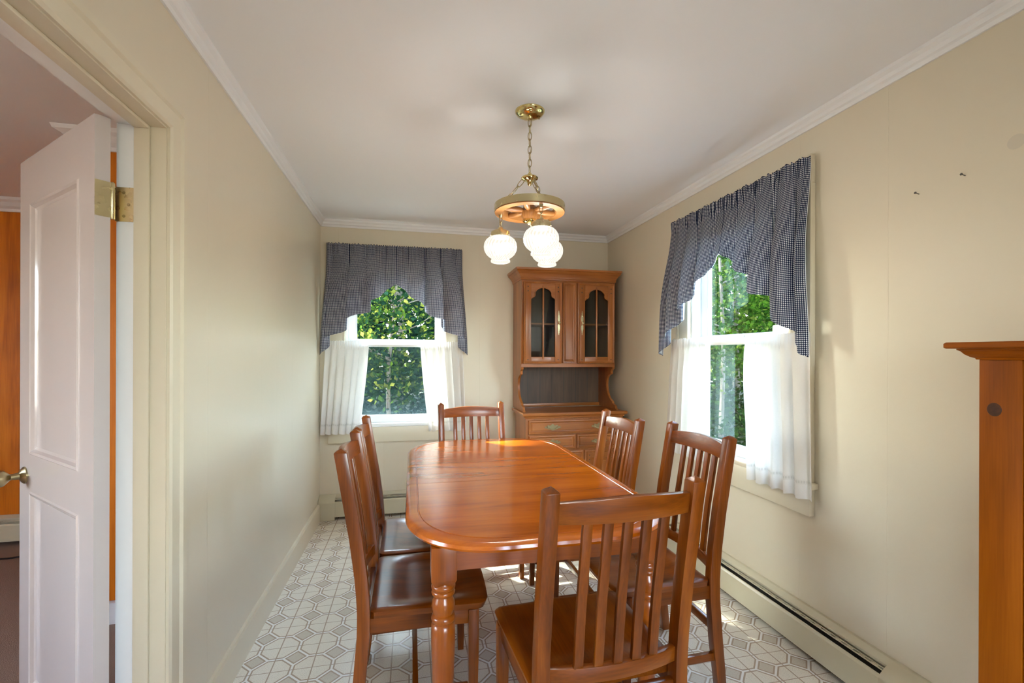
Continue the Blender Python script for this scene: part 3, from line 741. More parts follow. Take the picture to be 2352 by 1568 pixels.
def slat(xc):
    u = xc / PH; b_ = -0.026 * (1 - u * u); hw, th = 0.0128, 0.007; rg = []
    for z in (0.506, 0.62, 0.70, 0.80, 0.912):
        rg.append([(xc + a * hw, py(z) + b_ + c * th, z) for a, c in ((-1, -1), (1, -1), (1, 1), (-1, 1))])
    return MB().loft(rg).mesh('slat', M_chair['z'], bevel=0.0015, angle=30)
CH['slats'] = [slat(k * 0.0547) for k in (-2, -1, 0, 1, 2)]
FX, FY = 0.214, 0.378
def taper_leg():
    rg = [[(a * h, b_ * h, z) for a, b_ in ((-1, -1), (1, -1), (1, 1), (-1, 1))] for h, z in ((0.013, 0), (0.0155, 0.12), (0.0185, 0.26), (0.0185, 0.4165))]
    return MB().loft(rg).mesh('front_leg', M_chair['z'], bevel=0.002)
CH['fleg'] = taper_leg()
CH['apf'] = MB().box(-FX + 0.019, FX - 0.019, FY - 0.010, FY + 0.010, 0.366, 0.4165).mesh('apron', M_chair['x'], bevel=0.0015)
CH['apr'] = MB().box(-PH + 0.018, PH - 0.018, -0.010, 0.010, 0.372, 0.4165).mesh('apron', M_chair['x'], bevel=0.0015)
def side_bar(s, z0, z1, t, name, yr):
    m = MB(); r0 = (s * PH, yr); r1 = (s * FX, FY - 0.0185)
    m.loft([[(r0[0] - t, r0[1], z0), (r0[0] + t, r0[1], z0), (r0[0] + t, r0[1], z1), (r0[0] - t, r0[1], z1)],
            [(r1[0] - t, r1[1], z0), (r1[0] + t, r1[1], z0), (r1[0] + t, r1[1], z1), (r1[0] - t, r1[1], z1)]])
    return m.mesh(name, M_chair['y'], bevel=0.0015)
for s, k in ((-1, 'l'), (1, 'r')):
    CH['aps' + k] = side_bar(s, 0.366, 0.4165, 0.010, 'apron', 0.0205)
    CH['sts' + k] = side_bar(s, 0.118, 0.148, 0.009, 'stretcher', -0.004)
CH['stm'] = MB().box(-PH + 0.001, PH - 0.001, 0.165, 0.185, 0.119, 0.147).mesh('stretcher', M_chair['x'], bevel=0.0015)
CH['str'] = MB().box(-PH + 0.018, PH - 0.018, -0.022, -0.003, 0.225, 0.258).mesh('stretcher', M_chair['x'], bevel=0.0015)
def chair(x, y, rz, label):
    t = empty('dining_chair', (x, y, 0), rz); tag(t, label, 'chair', 'six matching slat back dining chairs')
    link('seat', CH['seat'], t); link('back_post', CH['pl'], t); link('back_post', CH['pr'], t)
    link('crest_rail', CH['crest'], t); link('lower_rail', CH['lower'], t)
    for s in CH['slats']: link('slat', s, t)
    for s in (-1, 1): link('front_leg', CH['fleg'], t, (s * FX, FY, 0))
    for k in ('apf', 'apr', 'apsl', 'apsr'): link('apron', CH[k], t)
    for k in ('stsl', 'stsr', 'stm', 'str'): link('stretcher', CH[k], t)
    return t
chair(0.537, 1.161, R(2.5), 'slat back wooden chair at the near end of the table, seen from behind')
chair(0.404, 3.006, pi + R(4.0), 'slat back wooden chair at the far end of the table by the window')
chair(1.174, 1.812, pi / 2, 'slat back wooden chair on the right of the table, nearest the camera')
chair(1.062, 2.342, pi / 2, 'slat back wooden chair on the right of the table, in front of the hutch')
chair(-0.156, 1.858, -pi / 2, 'slat back wooden chair on the left of the table, nearest the camera')
chair(-0.155, 2.328, -pi / 2, 'slat back wooden chair on the left of the table, farther from the camera')

# ------------------------------------------------------------------ china hutch
hu = empty('china_hutch', (1.285, 3.70, 0)); tag(hu, 'brown wooden china hutch with glazed doors standing in the back corner', 'hutch')
HO = Vector((1.285, 3.70, 0))
def hb(mb, name, mat, parent=None, **kw):
    mb.v = [(x - HO.x, y - HO.y, z) for x, y, z in mb.v]
    return mb.build(name, mat, parent or hu, **kw)
BX0, BX1, BF, BK = 0.880, 1.703, 3.485, 3.858
UX0, UX1, UF = 0.876, 1.694, 3.622
HW = M_hutch
hb(MB().box(BX0, BX1, BF, BK, 0.09, 0.836), 'base_cabinet', HW['z'])
hb(MB().box(BX0 + 0.03, BX1 - 0.03, BF + 0.03, BK, 0, 0.09), 'plinth', HW['x'])
hb(MB().loft([[(x0, y0, z) for x0, y0 in ((BX0 - i, BF - i), (BX1 + i, BF - i), (BX1 + i, BK), (BX0 - i, BK))] for i, z in
    ((0.0, 0.820), (0.008, 0.824), (0.010, 0.834), (0.022, 0.842), (0.028, 0.846), (0.030, 0.858), (0.026, 0.866))]), 'counter', HW['x'])
def raised_front(name, x0, x1, z0, z1, y, parent=None, g='x', pr=0.014):
    rg = []
    for ins, d in ((0, 0), (0, 0.008), (0.004, 0.0125), (0.010, pr), (0.014, pr), (0.020, 0.007), (0.024, 0.006), (0.030, 0.009)):
        rg.append([(x0 + ins, y - d, z0 + ins), (x1 - ins, y - d, z0 + ins), (x1 - ins, y - d, z1 - ins), (x0 + ins, y - d, z1 - ins)])
    return hb(MB().loft(rg), name, HW[g], parent)
def pull(parent, x, z, y, w=0.068):
    """bat-wing brass plate with a hanging bail"""
    half = [(0, 0.024), (0.10, 0.022), (0.22, 0.013), (0.33, 0.010), (0.48, 0.016), (0.62, 0.014), (0.70, 0.004), (0.86, 0.006), (1.0, -0.002), (0.90, -0.010), (0.74, -0.009), (0.60, -0.016), (0.40, -0.020), (0.18, -0.024), (0.06, -0.027)]
    pts = [(x + a * w, z + b_) for a, b_ in half] + [(x - a * w, z + b_) for a, b_ in reversed(half[1:])]
    p = hb(MB().prism(pts, 'y', y - 0.003, y), 'pull', M_antique, parent)
    bl = MB().tube([(x + w * 0.62 * s_, y - 0.006 - 0.012 * (1 - abs(s_)), z - 0.002 - 0.016 * (1 - s_ * s_)) for s_ in [k / 6 - 1 for k in range(13)]], 0.0026, 6)
    for s_ in (-1, 1): bl.lathe([(0.006, 0)], 0, 0, 0) if False else None
    bl.v = [(a - HO.x, b_ - HO.y, c) for a, b_, c in bl.v]; bl.build('bail', M_brass2, p, smooth=True)
    for s_ in (-1, 1):
        k = MB().loft([[(x + s_ * w * 0.62 + r * cos(2 * pi * j / 10), y - d, z + 0.0 + r * sin(2 * pi * j / 10)) for j in range(10)] for r, d in ((0.006, 0.003), (0.006, 0.006), (0.003, 0.010))])
        k.v = [(a - HO.x, b_ - HO.y, c) for a, b_, c in k.v]; k.build('boss', M_brass2, p, smooth=True)
d1 = raised_front('drawer', 0.902, 1.683, 0.698, 0.808, BF); pull(d1, 1.098, 0.753, BF - 0.0095); pull(d1, 1.492, 0.753, BF - 0.0095)
d2 = raised_front('drawer', 0.902, 1.288, 0.574, 0.688, BF); pull(d2, 1.098, 0.632, BF - 0.0095)
d3 = raised_front('drawer', 1.302, 1.683, 0.574, 0.688, BF); pull(d3, 1.492, 0.632, BF - 0.0095)
for x0, x1 in ((0.902, 1.212), (1.368, 1.683)):
    d_ = raised_front('door', x0, x1, 0.105, 0.560, BF, None, 'z')
    raised_front('door_panel', x0 + 0.055, x1 - 0.055, 0.165, 0.495, BF - 0.0091, d_, 'z', 0.009).location = (0, 0, 0)
    for px in (x0 + 0.042, x1 - 0.042):
        for pz in (0.515, 0.480, 0.150):
            k = MB().loft([[(px + r * cos(2 * pi * j / 8), BF - 0.009 - q, pz + r * sin(2 * pi * j / 8)) for j in range(8)] for r, q in ((0.005, 0), (0.004, 0.002))])
            hb(k, 'peg', M_walnut, d_)
raised_front('centre_panel', 1.222, 1.358, 0.105, 0.560, BF, None, 'z')
# upper cabinet
side_prof = [(3.925, 0.866), (3.925, 1.95), (UF, 1.95), (UF, 1.205), (3.640, 1.200), (3.652, 1.188), (3.652, 1.165), (3.668, 1.158), (3.700, 1.150), (3.728, 1.128), (3.742, 1.095), (3.746, 1.055), (3.736, 1.015), (3.712, 0.978), (3.680, 0.952), (3.650, 0.938), (3.628, 0.930), (3.622, 0.915), (3.606, 0.908), (3.585, 0.905), (3.572, 0.893), (3.565, 0.880), (3.545, 0.866)]
hb(MB().prism(side_prof, 'x', UX0, UX0 + 0.020), 'side_panel', HW['z'], bevel=0.0015, seg=1)
hb(MB().prism(side_prof, 'x', UX1 - 0.020, UX1), 'side_panel', HW['z'], bevel=0.0015, seg=1)
hb(MB().box(UX0 + 0.020, UX1 - 0.020, 3.917, 3.925, 0.866, 1.95), 'back_board', M_walnut)
for k in range(1, 7):
    xx = UX0 + 0.02 + k * (UX1 - UX0 - 0.04) / 7
    hb(MB().box(xx - 0.0015, xx + 0.0015, 3.9155, 3.917, 0.90, 1.225), 'groove', M_dark)
hb(MB().box(UX0 + 0.020, UX1 - 0.020, UF + 0.001, 3.9165, 1.225, 1.245), 'bottom_board', HW['x'])
hb(MB().box(UX0 + 0.020, UX1 - 0.020, UF + 0.06, 3.9165, 1.575, 1.590), 'shelf', HW['x'])
hb(MB().box(UX0 + 0.020, UX1 - 0.020, 3.900, 3.9168, 0.8665, 0.895), 'plate_rail', HW['x'], bevel=0.002)
hb(MB().box(UX0 + 0.020, UX1 - 0.020, UF, 3.9165, 1.932, 1.95), 'top_board', HW['x'])
hb(MB().box(UX0, UX1, UF - 0.002, UF + 0.018, 1.222, 1.250), 'face_frame', HW['x'])
hb(MB().box(UX0 + 0.02, UX1 - 0.02, UF, UF + 0.018, 1.915, 1.932), 'face_frame', HW['x'])
for a, b_ in ((UX0 + 0.02, 0.892), (1.212, 1.358), (1.684, UX1 - 0.02)):
    hb(MB().box(a, b_, UF, UF + 0.018, 1.250, 1.915), 'face_frame', HW['z'])
raised_front('centre_panel', 1.226, 1.345, 1.256, 1.922, UF, None, 'z', 0.012)
hb(MB().loft([[(x0, y0, z) for x0, y0 in ((UX0 - i, UF - i), (UX1 + i * 0.78, UF - i), (UX1 + i * 0.78, 3.925), (UX0 - i, 3.925))] for i, z in
    ((0.0, 1.935), (0.006, 1.938), (0.010, 1.948), (0.008, 1.953), (0.014, 1.966), (0.026, 1.984), (0.040, 1.997), (0.046, 2.003), (0.044, 2.008), (0.053, 2.014), (0.054, 2.029))]), 'cornice', HW['x'])
def arch_top(x0, x1, z):        # cusped arch of the glazed opening, left to right
    w_ = x1 - x0; pts = [(x0, z - 0.092)]
    for t in [i / 5 for i in range(6)]: pts.append((x0 + 0.012 + w_ * 0.16 * t * 0 + w_ * 0.10 * sin(t * pi / 2), z - 0.080 + 0.025 * (1 - cos(t * pi / 2))))
    for t in [i / 14 for i in range(1, 14)]:
        th = pi - pi * t; pts.append(((x0 + x1) / 2 + (w_ * 0.36) * cos(th), z - 0.055 + 0.055 * sin(th)))
    right = [(x0 + x1 - a, b_) for a, b_ in pts[:7]][::-1]
    return pts + right
def glazed_door(x0, x1, hx):
    z0, z1 = 1.252, 1.922; gx0, gx1, gz0, gz1 = x0 + 0.062, x1 - 0.057, 1.308, 1.872
    yf, yb_ = UF - 0.020, UF - 0.001
    t = empty('door', (0, 0, 0), 0, hu)
    hb(MB().box(x0, gx0, yf, yb_, z0, z1), 'stile', HW['z'], t, bevel=0.003)
    hb(MB().box(gx1, x1, yf, yb_, z0, z1), 'stile', HW['z'], t, bevel=0.003)
    hb(MB().box(gx0, gx1, yf, yb_, z0, gz0), 'rail', HW['x'], t, bevel=0.002)
    ar = arch_top(gx0, gx1, gz1); poly = ar + [(gx1, z1), (gx0, z1)]
    hb(MB().prism(poly, 'y', yf + 0.001, yb_), 'arched_rail', HW['x'], t)
    hb(MB().tube([(a, yf - 0.001, b_) for a, b_ in ar], 0.004, 6), 'arch_bead', HW['x'], t, smooth=True)
    hb(MB().box(gx0 - 0.004, gx1 + 0.004, yb_ - 0.006, yb_ - 0.003, gz0 - 0.004, gz1 + 0.02), 'pane', M_cabglass, t)
    xm = (gx0 + gx1) / 2
    hb(MB().box(xm - 0.006, xm + 0.006, yf - 0.004, yb_ - 0.007, gz0 - 0.02, gz1 + 0.02), 'muntin', HW['z'], t, bevel=0.003)
    rg = []
    for ins, d in ((0, 0.0), (0.0, 0.004), (0.006, 0.007), (0.012, 0.004), (0.016, 0.0)):
        rg.append([(x0 + ins, yf - d, z0 + ins), (x1 - ins, yf - d, z0 + ins), (x1 - ins, yf - d, z1 - ins), (x0 + ins, yf - d, z1 - ins)])
    hb(MB().loft(rg, cap=False), 'edge_moulding', HW['z'], t)
    for px, pz in ((x0 + 0.035, z1 - 0.042), (x0 + 0.035, z1 - 0.078), (x1 - 0.030, z1 - 0.042), (x1 - 0.030, z1 - 0.078), (x0 + 0.035, z0 + 0.032), (x1 - 0.030, z0 + 0.032)):
        k = MB().loft([[(px + r * cos(2 * pi * j / 8), yf - q, pz + r * sin(2 * pi * j / 8)) for j in range(8)] for r, q in ((0.006, 0), (0.005, 0.002))])
        hb(k, 'peg', M_walnut, t)
    half = [(0.0, 0.100), (0.003, 0.094), (0.0015, 0.086), (0.006, 0.080), (0.003, 0.076), (0.010, 0.045), (0.009, 0.020), (0.004, 0.010), (0.004, -0.010), (0.009, -0.022), (0.010, -0.045), (0.003, -0.076), (0.006, -0.080), (0.0015, -0.086), (0.003, -0.094), (0, -0.100)]
    hz = 1.588
    pts = [(hx + a, hz + b_) for a, b_ in half] + [(hx - a, hz + b_) for a, b_ in half[1:-1][::-1]]
    hp = MB().prism(pts, 'y', yf - 0.004, yf - 0.0005); hb(hp, 'handle', M_brass2, t)
    kb = MB().loft([[(hx + r * cos(2 * pi * j / 14), yf - q, hz + r * sin(2 * pi * j / 14)) for j in range(14)] for r, q in ((0.004, 0.004), (0.004, 0.012), (0.011, 0.016), (0.011, 0.021), (0.006, 0.025), (0.001, 0.026))])
    hb(kb, 'knob', M_brass2, t, smooth=True)
    return t
glazed_door(0.892, 1.214, 1.188); glazed_door(1.356, 1.682, 1.392)

# ------------------------------------------------------------------ chandelier
cxh, cyh = 0.514, 1.976
ch = empty('chandelier', (cxh, cyh, ZC)); tag(ch, 'wagon wheel chandelier with three lit white globes hanging from a brass chain', 'chandelier')
MB().lathe([(0.066, 0.0), (0.066, -0.003), (0.060, -0.012), (0.046, -0.020), (0.026, -0.024), (0.012, -0.027), (0.010, -0.034), (0.004, -0.036)], n=36).build('canopy', M_brass, ch, smooth=True)
for a in (0.7, 3.84): MB().lathe([(0.004, -0.004), (0.004, -0.012), (0.001, -0.014)], 0.045 * cos(a + 2.6), 0.045 * sin(a + 2.6), -0.013, 10).build('screw', M_antique, ch)
def chain(parent, p0, p1, n, w=0.0085, r=0.0018, first=0):
    p0, p1 = Vector(p0), Vector(p1); d = (p1 - p0) / n; L = d.length; t = d.normalized()
    up = Vector((0.55, 0.83, 0.1)); u = (up - t * up.dot(t)).normalized(); v_ = t.cross(u)
    for i in range(n):
        c = p0 + d * (i + 0.5); s_ = u if (i + first) % 2 else v_
        pts = [c + t * (L * 0.5 + 0.004) * cos(a) + s_ * w * sin(a) for a in [2 * pi * k / 16 for k in range(16)]]
        MB().tube(pts, r, 6, True).build('chain_link', M_antique, parent, smooth=True)
chain(ch, (0, 0, -0.036), (0, 0, -0.275), 8)
cord = MB().tube([(0.004 * sin(k * 1.3), 0.004 * cos(k * 1.3), -0.03 - k * 0.0245) for k in range(11)], 0.0016, 6); cord.build('lamp_cord', M_brass2, ch, smooth=True)
MB().lathe([(0.003, -0.272), (0.008, -0.276), (0.010, -0.284), (0.034, -0.292), (0.038, -0.297), (0.036, -0.301), (0.018, -0.308), (0.010, -0.318), (0.011, -0.322), (0.006, -0.330), (0.001, -0.332)], n=28).build('hub_plate', M_brass, ch, smooth=True)
# wheel
ZW0, ZW1, RW = -0.455, -0.421, 0.157
def ring(ri, ro, z0, z1, n=56):
    return MB().loft([[(rr * cos(a), rr * sin(a), zz) for rr, zz in ((ri, z0), (ro, z0), (ro, z1), (ri, z1))] for a in [2 * pi * k / n for k in range(n)]], closed=True)
ring(0.119, RW - 0.002, ZW0 + 0.001, ZW1 - 0.001).build('rim', M_wheel['x'], ch, smooth=True, angle=40)
ring(RW - 0.0025, RW, ZW0 + 0.006, ZW1 + 0.002).build('metal_band', M_brass2, ch, smooth=True, angle=40)
lamp_a = [R(-70.6) , R(49.4), R(169.4)]
# directions are measured in the camera's frame, turned to the room's axes
lamp_w = [a - YAW for a in lamp_a]
for k in range(6):
    a = lamp_w[0] + R(30) + k * pi / 3
    d = Vector((cos(a), sin(a), 0)); zc = (ZW0 + ZW1) / 2 - 0.004
    MB().tube([d * 0.026 + Vector((0, 0, zc)), d * 0.045 + Vector((0, 0, zc)), d * 0.075 + Vector((0, 0, zc)), d * 0.105 + Vector((0, 0, zc)), d * 0.121 + Vector((0, 0, zc))], [0.008, 0.011, 0.0145, 0.012, 0.009], 10).build('spoke', M_wheel['x'], ch, smooth=True)
MB().lathe([(0.022, -0.420), (0.028, -0.424), (0.030, -0.440), (0.036, -0.446), (0.036, -0.470), (0.031, -0.478), (0.030, -0.486), (0.001, -0.486)], n=28).build('hub', M_wheel['z'], ch, smooth=True, angle=35)
MB().lathe([(0.031, -0.484), (0.031, -0.490), (0.024, -0.4905), (0.022, -0.487), (0.009, -0.487), (0.009, -0.494), (0.011, -0.498), (0.006, -0.506), (0.001, -0.508)], n=24).build('hub_cap', M_brass, ch, smooth=True, angle=35)
for a in lamp_w:
    d = Vector((cos(a), sin(a), 0))
    chain(ch, d * 0.026 + Vector((0, 0, -0.300)), d * 0.134 + Vector((0, 0, ZW1 - 0.004)), 4)
    pd = empty('pendant', d * 0.132, 0, ch)
    MB().lathe([(0.004, ZW0 - 0.012), (0.007, ZW0 - 0.006), (0.009, ZW0 + 0.0005)], n=12).build('hook', M_antique, pd, smooth=True)
    chain(pd, (0, 0, ZW0 - 0.008), (0, 0, ZW0 - 0.058), 2, 0.007, 0.0016)
    zt = -0.548                   # top of the glass
    MB().lathe([(0.004, zt + 0.040), (0.010, zt + 0.037), (0.012, zt + 0.030), (0.026, zt + 0.026), (0.034, zt + 0.020), (0.041, zt + 0.018), (0.043, zt + 0.014), (0.043, zt - 0.008), (0.040, zt - 0.009), (0.040, zt + 0.012), (0.001, zt + 0.014)], n=28).build('fitter', M_brass2, pd, smooth=True, angle=35)
    for j in range(3):
        b_ = a + 0.6 + j * 2 * pi / 3; v_ = Vector((cos(b_), sin(b_), 0))
        MB().tube([v_ * 0.040 + Vector((0, 0, zt)), v_ * 0.050 + Vector((0, 0, zt))], 0.0025, 8).build('thumb_screw', M_antique, pd)
    prof = [(0.036, 0.004), (0.038, -0.002), (0.050, -0.007), (0.063, -0.018), (0.0715, -0.033), (0.0745, -0.050), (0.072, -0.067), (0.063, -0.084), (0.050, -0.096), (0.041, -0.102), (0.040, -0.106), (0.044, -0.112), (0.0435, -0.118), (0.036, -0.122), (0.001, -0.1235)]
    bl_ = bpy.data.lights.new('bulb', 'POINT'); bl_.energy = 22; bl_.color = (1.0, 0.96, 0.90); bl_.shadow_soft_size = 0.06
    bo_ = bpy.data.objects.new('bulb', bl_); C.objects.link(bo_); bo_.parent = pd; bo_.location = (0, 0, zt - 0.052)
    NG = 104; NP = len(prof) - 1
    def gp(u, v):
        i = v * NP; k = min(int(i), NP - 1); f_ = i - k
        r = prof[k][0] * (1 - f_) + prof[k + 1][0] * f_; z = prof[k][1] * (1 - f_) + prof[k + 1][1] * f_
        body = sm(-z, 0.004, 0.02) * (1 - sm(-z, 0.092, 0.104))
        th = 2 * pi * u; r += 0.0011 * body * sin(26 * (th + 0.22 * 2 * pi * v))
        return (r * cos(th), r * sin(th), zt + z)
    MB().grid(NG * 2, 28, gp, lambda u, v: (u, v)).build('globe', M_globe, pd, smooth=True, angle=180)

# ------------------------------------------------------------------ pine mantel by the right wall
MX, MY = 1.600, 1.000
mt = empty('pine_mantel', (1.69, 0.2, 0)); tag(mt, 'knotty orange pine mantel with moulded shelf against the right wall', 'mantel')
MOo = Vector((1.69, 0.2, 0))
def mb_(m, name, mat, **kw):
    m.v = [(x - MOo.x, y - MOo.y, z) for x, y, z in m.v]; return m.build(name, mat, mt, **kw)
MYE = -0.60
mb_(MB().box(MX, XR - 0.002, MY - 0.096, MY, 0, 1.318), 'pilaster', M_pine['z'], bevel=0.002)
mb_(MB().box(MX, XR - 0.002, MYE, MYE + 0.096, 0, 1.318), 'pilaster', M_pine['z'], bevel=0.002)
mb_(MB().box(MX + 0.004, XR - 0.002, MYE + 0.0965, MY - 0.0965, 1.02, 1.318), 'frieze', M_pine['y'], bevel=0.002)
for y0, y1 in ((MYE + 0.0965, MYE + 0.26), (MY - 0.26, MY - 0.0965)):
    mb_(MB().box(MX + 0.004, XR - 0.002, y0, y1, 0, 1.0195), 'inner_board', M_pine['z'], bevel=0.002)
mb_(MB().box(1.72, XR - 0.002, MYE + 0.2605, MY - 0.2605, 0, 1.0195), 'firebox_back', M_dark)
def mring(i, z): return [(MX - i, MYE - i, z), (XR - 0.002, MYE - i, z), (XR - 0.002, MY + i, z), (MX - i, MY + i, z)]
mb_(MB().loft([mring(i, z) for i, z in ((0.004, 1.318), (0.006, 1.322), (0.014, 1.326), (0.022, 1.333), (0.028, 1.342), (0.034, 1.346), (0.034, 1.349))]), 'bed_moulding', M_pine['y'])
mb_(MB().loft([mring(i, z) for i, z in ((0.050, 1.3495), (0.054, 1.353), (0.054, 1.364), (0.050, 1.368))]), 'shelf', M_pine['y'])
kn = MB()
for cy_, cz_, ry, rz_ in ((0.964, 1.178, 0.017, 0.019),):
    kn.loft([[(MX - 0.0004 - q, cy_ + ry * r * cos(2 * pi * j / 20), cz_ + rz_ * r * sin(2 * pi * j / 20)) for j in range(20)] for r, q in ((1, 0), (0.98, 0.0004), (0.01, 0.0005))])
mb_(kn, 'knot', wood('pine_knot', srgb(48, 22, 6), srgb(70, 34, 10), srgb(104, 54, 16), 'x', 0.4, 0.1))

# ------------------------------------------------------------------ small things
def nail(y, z, label):
    m = MB().tube([(XR + 0.006, y, z), (XR - 0.016, y, z + 0.004)], 0.0016, 8)
    m.tube([(XR - 0.016, y, z + 0.004), (XR - 0.018, y, z + 0.0044)], 0.004, 10)
    m.v = [(a - XR, b_ - y, c - z) for a, b_, c in m.v]
    o = m.build('nail', M_steel); o.location = (XR, y, z); tag(o, label, 'nail', 'nails in the right wall')
nail(1.147, 1.918, 'bare nail in the right wall, the higher one above the mantel')
nail(1.287, 1.905, 'bare nail in the right wall, between the window and the mantel')
cb = MB().tube([(-3.2 + k * 0.11, 3.70 + 0.05 * sin(k * 0.9) - 0.012 * k, 0.0) for k in range(14)], 0.006, 6)
cb = cb.build('cable', M_black, None, smooth=True); tag(cb, 'black cable lying on the carpet of the next room', 'cable')

# ------------------------------------------------------------------ outdoors
struct(MB().box(-30, 40, YB + 0.15, 45, -0.9, -0.7).build('ground', M_ground))
struct(MB().box(XR + 0.15, 40, -20, YB + 0.149, -0.9, -0.7).build('ground_side', M_ground))
def tree(name, x, y, h, crown_z0, cr, nleaf, lsize, mat, label, group, seed, trunk=0.10):
    rnd = random.Random(seed); t = empty(name, (x, y, -0.72)); tag(t, label, 'tree' if trunk > 0.03 else 'shrub', group)
    pts = [(0.10 * sin(k * 1.1 + seed) * k / 6, 0.10 * cos(k * 0.9 + seed) * k / 6, h * k / 7) for k in range(8)]
    m = MB().tube(pts, [trunk * (1 - 0.75 * k / 7) for k in range(8)], 8)
    for _ in range(9):
        z = rnd.uniform(crown_z0 + 0.1, h * 0.95); a = rnd.uniform(0, 2 * pi); L = cr * rnd.uniform(0.5, 0.95)
        m.tube([(0, 0, z), (cos(a) * L * 0.5, sin(a) * L * 0.5, z + 0.18 * L), (cos(a) * L, sin(a) * L, z + 0.5 * L)], [trunk * 0.3, trunk * 0.2, 0.006], 5)
    m.build('trunk' if trunk > 0.03 else 'stem', M_bark, t, smooth=True)
    v, f = [], []
    cl = []
    for _ in range(max(14, nleaf // 60)):
        a = rnd.uniform(0, 2 * pi); rr = cr * math.sqrt(rnd.random()); z = rnd.uniform(crown_z0, h)
        k = 1 - 0.55 * max(0, (z - crown_z0) / (h - crown_z0) - 0.4)
        cl.append((rr * k * cos(a), rr * k * sin(a), z))
    for _ in range(nleaf):
        c = rnd.choice(cl); p = Vector(c) + Vector([rnd.gauss(0, 0.26 * cr / 1.2) for _ in range(3)])
        d = Vector([rnd.gauss(0, 1) for _ in range(3)]); d.z = d.z * 0.6 - 0.5; d.normalize()
        n_ = Vector([rnd.gauss(0, 1) for _ in range(3)]); n_.z += 0.9; s_ = d.cross(n_)
        if s_.length < 1e-3: continue
        s_.normalize(); L = lsize * rnd.uniform(0.6, 1.25); W_ = L * 0.36; nn = d.cross(s_) * (L * 0.12)
        b = len(v)
        v += [tuple(p), tuple(p + d * L * 0.45 + s_ * W_ + nn), tuple(p + d * L), tuple(p + d * L * 0.45 - s_ * W_ + nn)]
        f += [(b, b + 1, b + 2), (b, b + 2, b + 3)]
    me = bpy.data.meshes.new('foliage'); me.from_pydata(v, [], f); me.materials.append(mat)
    o = link('foliage', me, t); o['kind'] = 'stuff'
    return t

G1, G2 = 'woods behind the back window', 'woods beside the right window'
def undergrowth(name, label, spots, mat, seed):
    rnd = random.Random(seed); v, f = [], []
    for cx_, cy_, rr, hh, nl, ls in spots:
        for _ in range(nl):
            a = rnd.uniform(0, 2 * pi); q = rr * math.sqrt(rnd.random()); z = hh * rnd.random() ** 0.8 * (1 - 0.4 * (q / rr) ** 2)
            p = Vector((cx_ + q * cos(a), cy_ + q * sin(a), -0.70 + z + 0.15 * sin(cx_ * 3 + a * 2)))
            d = Vector([rnd.gauss(0, 1) for _ in range(3)]); d.z = abs(d.z) * 0.5; d.normalize()
            n_ = Vector([rnd.gauss(0, 1) for _ in range(3)]); n_.z += 0.8; s_ = d.cross(n_).normalized()
            L = ls * rnd.uniform(0.6, 1.3); b = len(v)
            v += [tuple(p), tuple(p + d * L * 0.45 + s_ * L * 0.3), tuple(p + d * L), tuple(p + d * L * 0.45 - s_ * L * 0.3)]
            f += [(b, b + 1, b + 2), (b, b + 2, b + 3)]
    me = bpy.data.meshes.new(name); me.from_pydata(v, [], f); me.materials.append(mat)
    o = link(name, me); tag(o, label, 'undergrowth', None, 'stuff'); return o
rr_ = random.Random(5)
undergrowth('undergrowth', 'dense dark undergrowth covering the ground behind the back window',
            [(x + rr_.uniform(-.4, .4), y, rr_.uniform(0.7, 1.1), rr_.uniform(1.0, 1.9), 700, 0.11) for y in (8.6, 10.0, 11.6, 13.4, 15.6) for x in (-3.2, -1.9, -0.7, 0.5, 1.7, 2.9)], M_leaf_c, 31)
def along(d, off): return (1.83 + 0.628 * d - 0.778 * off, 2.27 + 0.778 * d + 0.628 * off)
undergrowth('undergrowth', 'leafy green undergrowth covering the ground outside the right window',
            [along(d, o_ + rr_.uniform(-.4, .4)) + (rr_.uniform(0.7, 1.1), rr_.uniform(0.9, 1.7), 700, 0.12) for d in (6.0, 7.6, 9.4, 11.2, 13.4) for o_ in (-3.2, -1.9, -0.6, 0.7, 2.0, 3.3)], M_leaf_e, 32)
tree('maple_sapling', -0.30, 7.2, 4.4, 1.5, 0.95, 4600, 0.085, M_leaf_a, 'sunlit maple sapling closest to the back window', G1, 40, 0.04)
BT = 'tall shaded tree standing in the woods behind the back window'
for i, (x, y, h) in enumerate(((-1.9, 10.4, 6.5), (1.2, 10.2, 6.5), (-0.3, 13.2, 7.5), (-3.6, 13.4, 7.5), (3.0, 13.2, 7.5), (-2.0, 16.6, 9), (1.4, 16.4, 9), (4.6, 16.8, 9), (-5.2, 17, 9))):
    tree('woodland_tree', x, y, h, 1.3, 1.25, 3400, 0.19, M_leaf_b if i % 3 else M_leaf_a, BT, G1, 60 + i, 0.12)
tree('added_dapple_tree', -3.3, 8.3, 9.2, 6.2, 1.2, 1500, 0.20, M_leaf_b, 'unseen tree added left of the back window to break up the sun', G1, 90, 0.12)  # out-of-view crown added to dapple sun through the upper sash
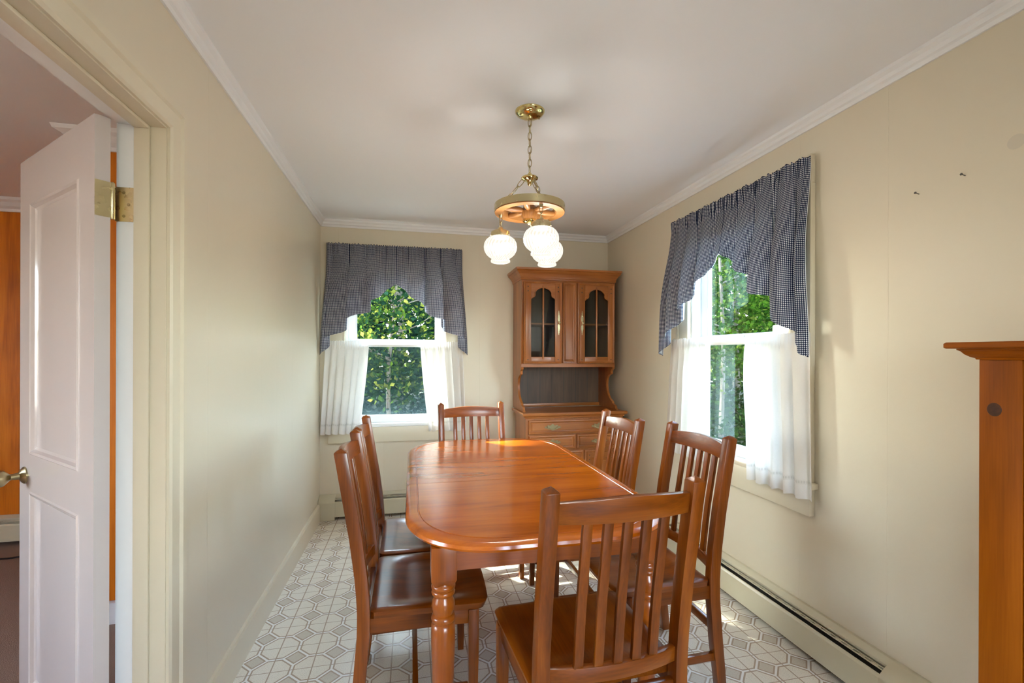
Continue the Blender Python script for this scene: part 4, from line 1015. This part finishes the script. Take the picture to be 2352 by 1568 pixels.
x, y = along(6.2, 0.3); tree('maple_sapling', x, y, 5.2, 1.9, 1.15, 4600, 0.095, M_leaf_d, 'sunlit maple sapling closest to the right window', G2, 100, 0.05)
RT = 'tall green tree standing in the woods beyond the right window'
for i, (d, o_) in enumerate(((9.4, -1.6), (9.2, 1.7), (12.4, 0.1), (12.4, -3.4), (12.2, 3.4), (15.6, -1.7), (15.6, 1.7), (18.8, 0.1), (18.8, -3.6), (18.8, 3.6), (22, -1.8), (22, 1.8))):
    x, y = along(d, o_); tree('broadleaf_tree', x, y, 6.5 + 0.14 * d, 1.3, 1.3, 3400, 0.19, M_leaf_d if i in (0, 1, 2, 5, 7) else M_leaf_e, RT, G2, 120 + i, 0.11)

# the far edge of the woods: foliage too far off and too dense to tell trees apart
def far_woods(label, c, u, n_, mat, seed):
    rnd = random.Random(seed); v, f = [], []
    for _ in range(9000):
        p = Vector((c[0] + u[0] * rnd.uniform(-15, 15), c[1] + u[1] * rnd.uniform(-15, 15), 0)); w_ = rnd.uniform(-1.5, 1.5)
        a = rnd.uniform(-15, 15); p = Vector((c[0] + u[0] * a + n_[0] * w_, c[1] + u[1] * a + n_[1] * w_, -0.7 + (9.5 + 2.0 * sin(a * 0.8) + sin(a * 2.3)) * rnd.random()))
        d = Vector([rnd.gauss(0, 1) for _ in range(3)]).normalized(); q = Vector([rnd.gauss(0, 1) for _ in range(3)]); s_ = d.cross(q).normalized()
        L = rnd.uniform(0.35, 0.75); b = len(v)
        v += [tuple(p), tuple(p + d * L * 0.5 + s_ * L * 0.4), tuple(p + d * L), tuple(p + d * L * 0.5 - s_ * L * 0.4)]; f += [(b, b + 1, b + 2), (b, b + 2, b + 3)]
    me = bpy.data.meshes.new('distant_foliage'); me.from_pydata(v, [], f); me.materials.append(mat)
    tag(link('distant_foliage', me), label, 'foliage', None, 'stuff')
far_woods('dim distant foliage filling the gaps behind the back window trees', (-0.5, 24), (1, 0), (0, 1), M_leaf_b, 51)
far_woods('distant green foliage filling the gaps beyond the right window trees', along(28, 0), (-0.778, 0.628), (0.628, 0.778), M_leaf_e, 52)
